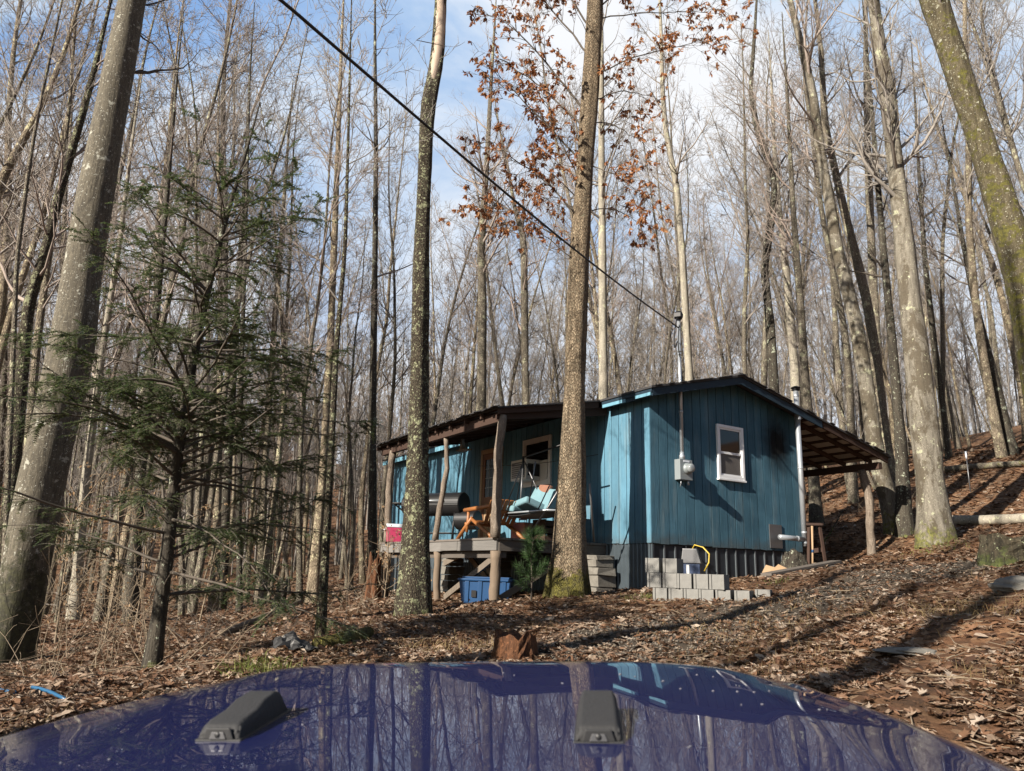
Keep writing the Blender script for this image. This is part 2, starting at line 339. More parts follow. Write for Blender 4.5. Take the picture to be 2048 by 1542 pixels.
    t = NT('twig'); t.col(t.mix(1.0, t.mix(t.noise(t.co(), .9, 3), (.15, .132, .115), (.34, .312, .275)), t.ramp(t.objrand(), [(0, (.75, .72, .70)), (.6, (1, 1, 1)), (1, (1.15, 1.02, .98))]), 'MULTIPLY')).rough(.85); M['twig'] = t.m
    M['twig_dark'] = plain('dark_twig', (.085, .07, .055), .85, 0, .4, 3)
    M['stick'] = plain('dry_stick', (.20, .155, .105), .85, 0, .4, 3)
    M['oakleaf'] = leafmat('oak_leaf', [(0, (.26, .09, .035)), (.4, (.50, .21, .08)), (.8, (.64, .34, .16)), (1, (.42, .24, .14))], .55, .45)
    M['beechleaf'] = leafmat('beech_leaf', [(0, (.36, .22, .11)), (1, (.55, .38, .22))], .6, .35)
    M['litter'] = leafmat('dead_leaf', [(0, (.035, .019, .013)), (.15, (.12, .06, .034)), (.38, (.23, .125, .070)), (.62, (.22, .152, .108)), (.82, (.37, .27, .19)), (1, (.48, .40, .32))], .7, .15)
    M['hemlock'] = leafmat('hemlock_needle', [(0, (.036, .078, .030)), (.5, (.085, .145, .056)), (1, (.19, .225, .095))], .5, .45)
    M['pine'] = leafmat('pine_needle', [(0, (.02, .065, .02)), (1, (.055, .13, .04))], .5, .25)
    M['grass'] = leafmat('grass_blade', [(0, (.10, .17, .03)), (.5, (.20, .24, .06)), (1, (.32, .28, .12))], .6, .3)
    M['straw'] = leafmat('straw_blade', [(0, (.17, .115, .05)), (1, (.34, .255, .13))], .7, .3)
    t = NT('gravel_stone'); t.col(t.mix(1.0, t.mix(t.noise(t.co(), 40, 3), (.085, .070, .054), (.18, .152, .12)), t.ramp(t.island(), [(0, .4), (1, 1.35)]), 'MULTIPLY')).rough(.9); M['gravel'] = t.m
    t = NT('forest_floor'); w = t.co(); v1 = t.vor(w, 11, out='Color'); sv = t.new('ShaderNodeSeparateColor'); t.link(v1, sv.inputs[0])
    c = t.ramp(sv.outputs[0], [(0, (.075, .042, .026)), (.35, (.17, .085, .044)), (.7, (.24, .13, .068)), (1, (.32, .22, .14))])
    c = t.mix(t.ramp(t.noise(w, 1.1, 5), [(.35, .0), (.7, .75)]), c, (.055, .036, .024))
    pth = t.attr('path'); c2 = t.mix(t.noise(w, 35, 4, .7), (.04, .03, .022), (.11, .092, .072)); c = t.mix(pth, c, c2)
    t.col(c).rough(.95).set(Specular_IOR_Level=.15); t.bump(t.math('ADD', t.noise(w, 26, 5, .75), t.math('MULTIPLY', sv.outputs[1], .6)), .035); M['earth'] = t.m
def hood_mat():
    t = NT('blue_car_paint'); w = t.co(); n = t.noise(w, 3, 4)
    t.col(t.mix(n, (.0036, .0058, .044), (.0046, .0074, .056))).rough(.5).set(Metallic=.0, Coat_Weight=1.0, Coat_Roughness=.0, Coat_IOR=1.37, Specular_IOR_Level=.15)
    dirt = t.ramp(t.noise(w, 5, 6, .75), [(.50, .0), (.80, .05)]); t.link(dirt, t.b.inputs['Coat Roughness'])
    b = t.new('ShaderNodeBump'); b.inputs['Distance'].default_value = .0005; t.link(t.noise(w, 5, 1), b.inputs['Height']); t.link(b.outputs[0], t.b.inputs['Coat Normal'])
    return t.m
make_materials()

# ------------------------------------------------------------------ terrain
def G(px, py, Y): return tuple(at_depth(px, py, Y)-EYE)
CTRL = [(0, 0, -1.6), (-2, 0, -1.65), (2, 0, -1.5), (0, -6, -2.5), (0, 3, -1.13), (-2, 3, -1.18), (1.4, 3, -1.02), (0, 5, -.84), (-5, 2, -1.6), (-6, -4, -2.6), (6, -3, -.9),
    (2.37, 12.56, -.19), tuple(H(3.84, 0, -.43)-EYE), tuple(H(-2.24, 1.27, -1.06)-EYE), tuple(H(-2.24, 3.36, -1.09)-EYE), tuple(H(-2.24, 5.7, -1.12)-EYE), tuple(H(0, 6, -1.02)-EYE), tuple(H(0, 10.5, -1.12)-EYE),
    tuple(H(6.2, .1, 0)-EYE), tuple(H(3.84, 6, -.3)-EYE), tuple(H(6.5, 6, .3)-EYE),
    G(30, 1325, 8.8), G(305, 1332, 6.7), G(640, 1278, 8.5), G(830, 1230, 11), G(1138, 1188, 11.75), G(1030, 1312, 6.6), G(600, 1190, 30), G(480, 1220, 18), G(200, 1262, 14),
    G(1873, 1088, 15), G(1795, 1060, 17), G(2000, 1112, 11), G(2048, 1195, 7), G(1850, 1300, 6), G(2040, 1480, 3.9), G(1700, 1250, 7.5), G(1950, 1048, 17), G(1950, 895, 40), G(1650, 950, 28), G(1700, 1040, 19),
    G(0, 1440, 4.6), G(300, 1392, 5.2), G(500, 1262, 11), G(1350, 1202, 10.5), G(1620, 1138, 12.5), G(1400, 1240, 8.8),
    (0, 40, 1.6), (8, 60, 7), (22, 62, 9.5), (40, 50, 12), (45, 80, 12), (60, 30, 15), (20, 18, 4.2), (16, 6, 2.2), (-20, 40, -1.6), (-45, 40, -3), (-20, 10, -2.6), (-14, 20, -1.6), (-10, 62, 1.5), (-40, 80, 8), (-10, 100, 10), (10, 100, 11), (50, 110, 13), (-80, 90, 13), (-80, 20, -5), (-40, 120, 19), (0, 130, 10), (-90, 130, 12), (90, 130, 14)]
_C = np.array(CTRL, float); _XY = _C[:, :2]
def _phi(d2): return np.where(d2 > 0, .5*d2*np.log(d2+1e-12), 0)
_K = _phi(((_XY[:, None]-_XY[None])**2).sum(-1)) + np.eye(len(_C))*1.2
_Pm = np.c_[np.ones(len(_C)), _XY]
_S = np.linalg.solve(np.block([[_K, _Pm], [_Pm.T, np.zeros((3, 3))]]), np.r_[_C[:, 2], 0, 0, 0])
def gz(x, y):
    x = np.asarray(x, float); y = np.asarray(y, float); sh = x.shape; q = np.stack([x.ravel(), y.ravel()], 1)
    out = np.empty(len(q))
    for i in range(0, len(q), 40000):
        s = q[i:i+40000]; out[i:i+40000] = _phi(((s[:, None]-_XY[None])**2).sum(-1)) @ _S[:-3] + _S[-3] + s @ _S[-2:]
    return out.reshape(sh)+EYE[2] + (.035*np.sin(x*1.9+.7*y)*np.cos(y*1.6-.4*x)+.02*np.sin(x*4.1+1)*np.sin(y*3.7))
def g1(x, y): return float(gz(np.array([x]), np.array([y]))[0])
def ground_hit(px, py):
    d = ray(px, py); s = np.linspace(2, 120, 4000); P = EYE+d[None]*s[:, None]; below = P[:, 2] < gz(P[:, 0], P[:, 1])
    if not below.any(): return EYE+d*60
    return P[np.argmax(below)]
PATH = np.array([(-.6, 4.2), (.3, 6.2), (1.3, 7.6), (2.6, 8.7), (4.2, 9.6), (6.2, 10.3), (9, 11)])
def path_mask(x, y):
    x = np.asarray(x); y = np.asarray(y); best = np.full(x.shape, 99.0)
    for (a, b), (c, d) in zip(PATH[:-1], PATH[1:]):
        t = np.clip(((x-a)*(c-a)+(y-b)*(d-b))/((c-a)**2+(d-b)**2), 0, 1); best = np.minimum(best, np.hypot(x-a-t*(c-a), y-b-t*(d-b)))
    return np.clip((1.15-best)/.6+.25*np.sin(x*3.1+y*1.3)*np.sin(y*2.7), 0, 1)
SPARSE = np.array([(1.5, 3.2), (2.3, 4.6), (3.1, 5.6), (4.3, 6.8), (5.6, 8.0)])  # centre line of a strip where fallen leaves are thinned out
def sparse_mask(x, y):
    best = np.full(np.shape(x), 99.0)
    for (a, b), (c, d) in zip(SPARSE[:-1], SPARSE[1:]):
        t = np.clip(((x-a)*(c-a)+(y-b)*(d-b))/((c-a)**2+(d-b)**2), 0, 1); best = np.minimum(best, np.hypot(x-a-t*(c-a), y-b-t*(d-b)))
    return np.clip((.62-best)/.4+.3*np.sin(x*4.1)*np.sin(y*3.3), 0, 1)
def build_terrain():
    # one sheet: fine near the camera, coarse far off
    gx = np.unique(np.concatenate([np.linspace(-9, 11, 161), np.linspace(-30, 30, 121), np.linspace(-130, 130, 80), [-900, -600, -300, 300, 600, 900]]).round(3))
    gy = np.unique(np.concatenate([np.linspace(-4, 20, 161), np.linspace(-20, 70, 121), np.linspace(-60, 160, 60), [-900, -500, -200, 300, 600, 900]]).round(3))
    X, Y = np.meshgrid(gx, gy); Xc = np.clip(X, -110, 110); Yc = np.clip(Y, -25, 140); Z = gz(Xc, Yc)
    V = np.stack([X, Y, Z], -1).reshape(-1, 3); nx, ny = len(gx), len(gy)
    i = (np.arange(ny-1)[:, None]*nx+np.arange(nx-1)[None]).ravel(); F = np.stack([i, i+1, i+nx+1, i+nx], 1)
    me = np_mesh('forest_floor', V, [F], True); a = me.attributes.new('path', 'FLOAT', 'POINT'); a.data.foreach_set('value', path_mask(V[:, 0], V[:, 1]).astype(np.float32))
    tag(link_mesh('ground', me, M['earth']), kind='structure')
build_terrain()
# ------------------------------------------------------------------ cabin
TH = R(90)-TA
PK_A, PK_Z, EV_A, EV_Z, PO_A, PO_Z, LE_A, LE_Z = 1.96, 3.108, -.23, 2.56, -2.40, 2.125, 6.42, 2.082
B0, B1, WG, WL = -.32, 11.2, 3.84, 10.9
PB0, PB1 = 1.02, 6.35
def roof_z(a):
    return float(np.interp(a, [PO_A, EV_A, PK_A, LE_A], [PO_Z, EV_Z, PK_Z, LE_Z]))
def log_tube(mb, p, q, r0, r1, rng, n=12, wob=.02, sides=12):
    p = np.array(p, float); q = np.array(q, float); t = np.linspace(0, 1, n)[:, None]
    pts = p+(q-p)*t+np.cumsum(rng.normal(0, wob*.35, (n, 3)), 0)*np.array([1, 1, 0])*(np.sin(t*np.pi))
    mb.tube(pts, np.linspace(r0, r1, n)*(1+rng.normal(0, .05, n)), sides)
def build_cabin():
    rng = np.random.default_rng(5)
    root = thing('cabin', 'weathered blue board cabin with a porch on log posts and a lean-to roof', 'cabin', HO, TH)
    P = lambda mb, n, m, **k: mb.build(n, M[m], root, **k)
    # walls: boards with open grooves on a dark backing
    mb = MB(); bk = MB(); bk.b2((.012, 0.02, -.02), (.06, WL, EV_Z-.12)); P(bk, 'wall_backing', 'dark')
    b = 0.0; k = 0
    while b < WL-.02:
        w = min(.2025, WL-b); mb.b2((-.004+rng.uniform(0, .003), b+.007, rng.uniform(-.012, 0)), (.014, b+w-.007, EV_Z-.06)); b += .2025
    P(mb, 'front_wall', 'siding')
    mb = MB(); bk = MB(); bk.prism([(.012, -.02), (WG-.02, -.02), (WG-.02, roof_z(WG)-.1), (PK_A, PK_Z-.1), (.012, roof_z(0)-.1)], (0, .012, 0), (1, 0, 0), (0, 0, 1), (0, .05, 0)); P(bk, 'wall_backing', 'dark')
    a = 0.0
    while a < WG-.02:
        w = min(.2025, WG-a); x0, x1 = a+.0075, a+w-.0075; xs = [x0, x1] if not (x0 < PK_A < x1) else [x0, PK_A, x1]
        poly = [(x0, rng.uniform(-.015, .004)), (x1, rng.uniform(-.015, .004))]+[(x, roof_z(x)-.05) for x in xs[::-1]]
        mb.prism(poly, (0, -.002+rng.uniform(0, .0025), 0), (1, 0, 0), (0, 0, 1), (0, .014, 0)); a += .2025
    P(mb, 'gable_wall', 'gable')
    mb = MB(); mb.b2((WG-.02, .03, -.4), (WG+.02, WL, roof_z(WG)-.06)); mb.b2((.03, WL-.02, -.4), (WG, WL+.02, EV_Z-.1)); P(mb, 'rear_wall', 'siding')
    # skirting
    mb = MB(); prof = []; b = .0
    while b < WL:
        prof += [(b, 0), (b+.055, 0), (b+.068, -.016), (b+.082, -.016), (b+.095, 0)]; b += .1
    V = []; F = []
    for (bb, aa) in prof: V += [(.02+aa, bb, -.012), (.02+aa, bb, -1.6)]
    for i in range(len(prof)-1): F.append((2*i, 2*i+1, 2*i+3, 2*i+2))
    mb.add(V, F); P(mb, 'front_skirting', 'skirt')
    mb = MB(); mb.b2((.02, .035, -1.4), (WG, .06, -.018)); P(mb, 'gable_skirting', 'skirt_dark')
    a = .06; k = 0
    while a < WG:
        rb = MB(); rb.b2((a-.014, .018, -1.3), (a+.014, .036, -.02-.01*(k % 3))); P(rb, 'skirting_rib', 'rib'); a += .245+rng.uniform(-.01, .01); k += 1
    # roof: thin sheets, fascia boards, rafters and purlins
    def slab(mb, a0, z0, a1, z1, b0, b1, th): mb.prism([(a0, z0), (a1, z1), (a1, z1-th), (a0, z0-th)], (0, b0, 0), (1, 0, 0), (0, 0, 1), (0, b1-b0, 0))
    mb = MB(); slab(mb, EV_A-.03, EV_Z-.006, PK_A, PK_Z, B0-.03, B1, .035)
    slab(mb, PK_A, PK_Z, LE_A+.03, LE_Z-.008, B0-.03, B1, .035)
    for i in range(60):                                   # torn shingle edges along the rakes
        a = rng.uniform(EV_A, LE_A); mb.box((a, B0-.035+rng.uniform(-.012, .01), roof_z(a)+.002), (.12, .06, .012), rot=(-.24 if a < PK_A else .23, 'Y'))
    mb.b2((PK_A-.09, B0-.05, PK_Z-.03), (PK_A+.09, B1, PK_Z+.022)); P(mb, 'roof', 'roofing')
    mb = MB(); slab(mb, PO_A, PO_Z, EV_A-.032, EV_Z-.008, PB0, PB1, .026)
    for i in range(70):
        b = PB0+.05+(PB1-PB0-.1)*i/70; mb.box((PO_A-.02+rng.uniform(-.03, .015), b, PO_Z+.002+rng.uniform(-.006, .012)), (.14, .085, .013), rot=(-.2+rng.uniform(-.08, .08), 'Y'))
    P(mb, 'porch_roof', 'roofing')
    mb = MB()
    def rake(a0, a1, y, h, th, mb=mb): mb.prism([(a0, roof_z(a0)-.036), (a1, roof_z(a1)-.036), (a1, roof_z(a1)-.036-h), (a0, roof_z(a0)-.036-h)], (0, y, 0), (1, 0, 0), (0, 0, 1), (0, th, 0))
    rake(EV_A+.02, PK_A-.001, B0, .135, .03); rake(PK_A+.001, 4.25, B0, .135, .03); P(mb, 'rake_board', 'fascia')
    for b0_, b1_, z0_, z1_ in ((-.29, .09, -.158, -.105), (.36, .98, -.165, -.108), (6.42, B1, -.165, -.052)):
        mb = MB(); mb.b2((EV_A-.012, b0_, EV_Z+z0_), (EV_A+.012, b1_, EV_Z+z1_)); P(mb, 'eave_board', 'trim_light')
    mb = MB(); mb.b2((EV_A-.008, B0+.002, EV_Z-.104), (EV_A+.010, 1.0, EV_Z-.044)); mb.b2((EV_A+.0125, B0+.031, EV_Z-.17), (EV_A+.03, 1.0, EV_Z-.05)); P(mb, 'sub_fascia', 'fascia')
    mb = MB(); rng2 = np.random.default_rng(8); b = B0+.35
    mb.prism([(4.3, roof_z(4.3)-.036), (LE_A-.02, LE_Z-.036), (LE_A-.02, LE_Z-.15), (4.3, roof_z(4.3)-.16)], (0, B0+.01, 0), (1, 0, 0), (0, 0, 1), (0, .04, 0))
    while b < B1-.2:
        mb.prism([(WG+.03, roof_z(WG+.03)-.062), (LE_A-.06, roof_z(LE_A-.06)-.062), (LE_A-.06, roof_z(LE_A-.06)-.15), (WG+.03, roof_z(WG+.03)-.15)], (0, b, 0), (1, 0, 0), (0, 0, 1), (0, .045, 0)); b += .62
    mb.b2((6.12, B0+.06, roof_z(6.2)-.34), (6.24, B1-.3, roof_z(6.2)-.20)); P(mb, 'rafter', 'rafter')
    mb = MB(); a = WG+.15
    while a < LE_A-.05:
        mb.prism([(a, roof_z(a)-.040), (a+.1, roof_z(a+.1)-.040), (a+.1, roof_z(a+.1)-.060), (a, roof_z(a)-.060)], (0, B0+.05, 0), (1, 0, 0), (0, 0, 1), (0, B1-B0-.2, 0)); a += .36
    P(mb, 'purlin', 'purlin')
    mb = MB(); mb.prism([(WG+.03, roof_z(WG+.03)-.0362), (LE_A, LE_Z-.0445), (LE_A, LE_Z-.0475), (WG+.03, roof_z(WG+.03)-.0392)], (0, B0+.04, 0), (1, 0, 0), (0, 0, 1), (0, B1-B0-.1, 0)); P(mb, 'roof_lining', 'tin')
    # porch framing
    mb = MB(); mb.b2((-2.30, PB0+.08, PO_Z-.22), (-2.20, PB1-.1, PO_Z-.075))
    b = PB0+.03
    while b < PB1:
        mb.prism([(PO_A+.02, PO_Z-.03), (EV_A-.04, EV_Z-.045), (EV_A-.04, EV_Z-.15), (PO_A+.02, PO_Z-.115)], (0, b, 0), (1, 0, 0), (0, 0, 1), (0, .045, 0)); b += .585
    mb.prism([(PO_A+.03, PO_Z-.12), (-.02, EV_Z-.09), (-.02, EV_Z-.25), (PO_A+.03, PO_Z-.20)], (0, PB0+.1, 0), (1, 0, 0), (0, 0, 1), (0, .05, 0))
    P(mb, 'porch_rafter', 'rafter')
    mb = MB(); a = PO_A+.1
    while a < EV_A-.15:
        z0, z1 = roof_z(a)-.028, roof_z(a+.2)-.028
        mb.prism([(a, z0), (a+.185, z1), (a+.185, z1-.016), (a, z0-.016)], (0, PB0+.005, 0), (1, 0, 0), (0, 0, 1), (0, PB1-PB0-.02, 0)); a += .215
    P(mb, 'roof_plank', 'purlin')
    # deck
    mb = MB(); a = -2.26
    while a < -.05:
        mb.b2((a, 1.16+rng.uniform(-.015, .01), -.036+rng.uniform(0, .004)), (a+.138, 6.08, 0+rng.uniform(-.004, .003))); a += .145
    P(mb, 'deck_floor', 'deck')
    mb = MB(); e = [1.2, 2.55, 3.2, 4.9, 6.05]
    for s, t in zip(e[:-1], e[1:]): mb.b2((-2.245+rng.uniform(-.004, .004), s+.004, -.205+rng.uniform(-.01, .01)), (-2.20, t-.004, -.038))
    P(mb, 'deck_rim', 'rim')
    mb = MB(); mb.b2((-2.20, 1.185, -.21), (-.72, 1.225, -.038)); mb.b2((-.716, 1.18, -.205), (.0, 1.222, -.04)); mb.b2((-2.2, 6.02, -.2), (0, 6.05, -.04))
    for b in np.arange(1.75, 6, .6): mb.b2((-2.2, b, -.19), (0, b+.04, -.04))
    mb.b2((-2.14, 1.23, -.32), (-2.03, 6.0, -.212)); P(mb, 'deck_joist', 'rim_end')
    for n, p, q, r0, r1 in (('porch_post', (-2.26, 1.22, .0), (-2.25, 1.12, 2.01), .085, .068), ('porch_post', (-2.25, 3.43, .0), (-2.24, 3.22, 1.93), .058, .045), ('porch_post', (-2.25, 5.72, .0), (-2.24, 5.74, 1.95), .075, .07)):
        m = MB(); log_tube(m, p, q, r0, r1, rng, 14, .03); P(m, n, 'log')
    for p, q, r0, r1 in (((-2.20, 1.28, -1.35), (-2.21, 1.27, -.21), .085, .088), ((-2.18, 3.36, -1.35), (-2.19, 3.42, -.21), .066, .064), ((-2.2, 5.75, -1.45), (-2.2, 5.72, -.21), .07, .07)):
        m = MB(); log_tube(m, p, q, r0, r1, rng, 10, .02); P(m, 'deck_post', 'log_bare')
    for p, q in (((-2.1, 1.42, -.28), (-2.1, 3.22, -1.02)), ((-2.12, 1.36, -1.0), (-.75, 1.30, -.26)), ((-2.1, 3.3, -.42), (-2.0, 2.75, -.22)), ((-1.1, 3.0, -.9), (-1.2, 4.0, -.25))):
        m = MB(); m.bar(p, q, .04, .1); P(m, 'brace', 'brace')
    rs = np.random.default_rng(3)
    for a, b, w in ((-.28, 1.0, .42), (-.35, 6.3, .4), (-.5, 4.0, .4)):
        m = MB(); z = -1.3
        while z < -.24:
            h = rs.choice([.09, .13, .19]); h = min(h, -.212-z)
            if h < .04: break
            m.box((a+rs.uniform(-.03, .03), b+rs.uniform(-.03, .03), z+h/2), (w*rs.uniform(.8, 1), .4*rs.uniform(.75, 1), h-.008), rot=(rs.uniform(-.08, .08), 'Z'), jitter=.012, rng=rs); z += h
        P(m, 'pier', 'stone', bevel=.008)
    m = MB(); log_tube(m, (6.2, .1, -.25), (6.13, .14, roof_z(6.2)-.335), .088, .082, rng, 14, .05); P(m, 'lean_to_post', 'log')
    m = MB(); log_tube(m, (6.2, 4.1, -.4), (6.16, 4.1, roof_z(6.2)-.335), .085, .08, rng, 12, .04); P(m, 'lean_to_post', 'log')
    # door
    d = MB(); b0, b1, z0, z1 = 4.78, 5.72, .0, 2.2
    for lo, hi in (((-.045, b0, z0), (-.004, b0+.09, z1)), ((-.045, b1-.09, z0), (-.004, b1, z1)), ((-.045, b0+.091, z1-.1), (-.004, b1-.091, z1))): d.b2(lo, hi)
    dr = P(d, 'door_frame', 'slat')
    m = MB()
    for lo, hi in (((-.035, b0+.1, .02), (-.006, b0+.2, z1-.11)), ((-.035, b1-.2, .02), (-.006, b1-.1, z1-.11)), ((-.035, b0+.201, .96), (-.006, b1-.201, 1.1)), ((-.035, b0+.201, z1-.24), (-.006, b1-.201, z1-.11))): m.b2(lo, hi)
    do = m.build('door', M['door'], root)
    m = MB()
    for i in range(8): m.b2((-.032, b0+.205+i*.067, .03), (-.006, b0+.205+i*.067+.048, .955))
    m.build('slat_panel', M['slat'], do)
    m = MB(); m.b2((-.018, b0+.2, 1.1), (-.008, b1-.2, z1-.24)); m.build('pane', M['dglass'], do)
    m = MB()
    for i in (1, 2): m.b2((-.026, b0+.2+i*.18-.012, 1.101), (-.0185, b0+.2+i*.18+.012, z1-.241))
    for i in (1, 2, 3): m.b2((-.027, b0+.2, 1.1+i*.215-.01), (-.0187, b1-.2, 1.1+i*.215+.01))
    m.build('glazing_bar', M['meter'], do)
    # porch window
    def window(n, org, ax, out, u0, u1, z0, z1, fr, frm, sill, bar_z, lower):
        org = np.array(org, float); ax = np.array(ax, float); out = np.array(out, float)
        def bx(m, ua, ub, za, zb, o0, o1):
            c = org+ax*(ua+ub)/2+np.array([0, 0, (za+zb)/2])+out*(o0+o1)/2; m.box(c, np.abs(ax)*(ub-ua)+np.abs(out)*(o1-o0)+np.array([0, 0, zb-za]))
        m = MB(); bx(m, u0, u0+fr, z0, z1, .003, .045); bx(m, u1-fr, u1, z0, z1, .003, .045); bx(m, u0+fr+.0005, u1-fr-.0005, z1-fr, z1, .003, .044); bx(m, u0+fr+.0005, u1-fr-.0005, z0, z0+fr, .003, .044); w = m.build(n, M[frm], root, bevel=.004)
        m = MB(); i0, i1, y0, y1 = u0+fr+.001, u1-fr-.001, z0+fr+.001, z1-fr-.001
        for s in ((i0, i0+.028, y0, y1), (i1-.028, i1, y0, y1)): bx(m, *s, .004, .03)
        bx(m, i0+.029, i1-.029, bar_z-.022, bar_z+.022, .004, .034); bx(m, i0+.029, i1-.029, y1-.03, y1, .004, .029); bx(m, i0+.029, i1-.029, y0, y0+.03, .004, .029); m.build('sash', M[frm], w, bevel=.002)
        m = MB(); bx(m, i0+.029, i1-.029, bar_z+.0225, y1-.0305, .006, .012); m.build('pane', M['glass'], w)
        m = MB(); bx(m, i0+.029, i1-.029, y0+.0305, bar_z-.0225, .006, .016); m.build('pane', M[lower], w)
        m = MB(); bx(m, u0-.015, u1+.015, z0-.035, z0-.001, .003, .06); m.build('sill', M[frm], w, bevel=.004)
    window('window', (0, 0, 0), (0, 1, 0), (-1, 0, 0), 2.89, 3.93, 1.23, 2.2, .075, 'off', 'off', 1.68, 'glass')
    window('window', (0, 0, 0), (1, 0, 0), (0, -1, 0), 1.592, 2.278, 1.21, 2.193, .055, 'white', 'white', 1.68, 'screen')
    # meter, conduit, weatherhead
    m = MB(); m.b2((.55, -.14, 1.08), (.84, -.004, 1.43)); bx = P(m, 'meter_box', 'meter', bevel=.006)
    m = MB(); m.lathe([(.098, -.0), (.098, -.03), (.085, -.034), (.085, -.055)], (.715, -.14, 1.275), 28, 1); m.build('meter_ring', M['meter'], bx)
    m = MB(); m.lathe([(.078, -.054), (.076, -.11), (.06, -.128), (.03, -.132)], (.715, -.14, 1.275), 28, 1); m.build('meter_dial', M['mglass'], bx)
    m = MB(); m.b2((.63, -.144, 1.385), (.77, -.141, 1.415)); m.build('nameplate', M['whitepl'], bx)
    m = MB(); m.tube([(.78, -.09, 1.08), (.78, -.09, 1.0)], .018, 10); m.tube([(.62, -.08, 1.08), (.62, -.08, 1.02), (.63, -.05, .96)], .008, 8); m.build('cable_gland', M['galv'], bx)
    m = MB(); m.tube([(.655, -.085, 1.43), (.655, -.085, 4.0)], .031, 14); m.lathe([(.05, 1.43), (.05, 1.50), (.036, 1.52), (.036, 1.56)], (.655, -.085, 0), 14)
    for z in (2.25, 3.3, 3.36): m.lathe([(.037, z), (.037, z+.05)], (.655, -.085, 0), 14)
    mast = P(m, 'conduit_mast', 'galv')
    m = MB(); m.lathe([(.05, 3.985), (.075, 4.01), (.085, 4.07), (.06, 4.12), (.02, 4.14)], (.655, -.085, 0), 16); m.box((.60, -.13, 4.03), (.12, .12, .07), rot=(.5, 'Z')); m.build('weatherhead', M['cable'], mast)
    m = MB(); t = np.linspace(0, 1, 26)
    loop = [(.60-.24*math.sin(math.pi*s)-.10*s*(1-s), -.12-.17*math.sin(math.pi*s), 4.02-1.1*s+.62*s*s-.42*math.sin(math.pi*s)**2*(s)) for s in t]; m.tube(loop, .011, 7)
    loop = [(.63-.15*math.sin(math.pi*s), -.12-.12*math.sin(math.pi*s), 3.86-.50*math.sin(math.pi*s*.5)-.1*s) for s in t]; m.tube(loop, .010, 7); m.build('service_loop', M['cable'], mast)
    # stove pipe
    m = MB(); m.tube([(3.67, -.18, .10), (3.69, -.18, 3.12)], .050, 20); 
    for z in (.14, .33, 1.55, 2.75, 2.98): m.lathe([(.052, z), (.054, z+.01), (.054, z+.03), (.052, z+.04)], (3.67+.02*z/3.12, -.18, 0), 20)
    sp = P(m, 'stove_pipe', 'galv')
    m = MB(); m.tube([(2.98, -.17, .235), (3.64, -.18, .225)], .047, 18); m.lathe([(.052, 3.44), (.052, 3.50)], (0, -.18, .228), 18, 0); m.build('elbow_pipe', M['galv'], sp)
    m = MB(); m.lathe([(.03, 3.20), (.092, 3.17), (.095, 3.155), (.08, 3.15)], (3.69, -.18, 0), 20); m.lathe([(.05, 3.10), (.085, 3.115), (.085, 3.125), (.05, 3.14)], (3.69, -.18, 0), 20); m.build('rain_cap', M['black'], sp)
    m = MB(); m.b2((3.60, -.30, 2.58), (3.78, -.19, 2.62)); m.b2((3.57, -.31, 2.50), (3.62, -.28, 2.62)); m.build('bracket', M['galv'], sp)
    m = MB(); m.b2((2.90, -.02, .04), (3.24, -.005, .47)); m.build('wall_plate', M['steel'], sp)
    # spigot hung out under the gable wall
    m = MB(); m.tube([(.9, .03, -.1), (.9, -.05, -.1), (.9, -.09, -.13)], .014, 8); m.tube([(.86, -.06, -.07), (.94, -.06, -.07)], .008, 6); P(m, 'tap', 'steel')
    return root
build_cabin()
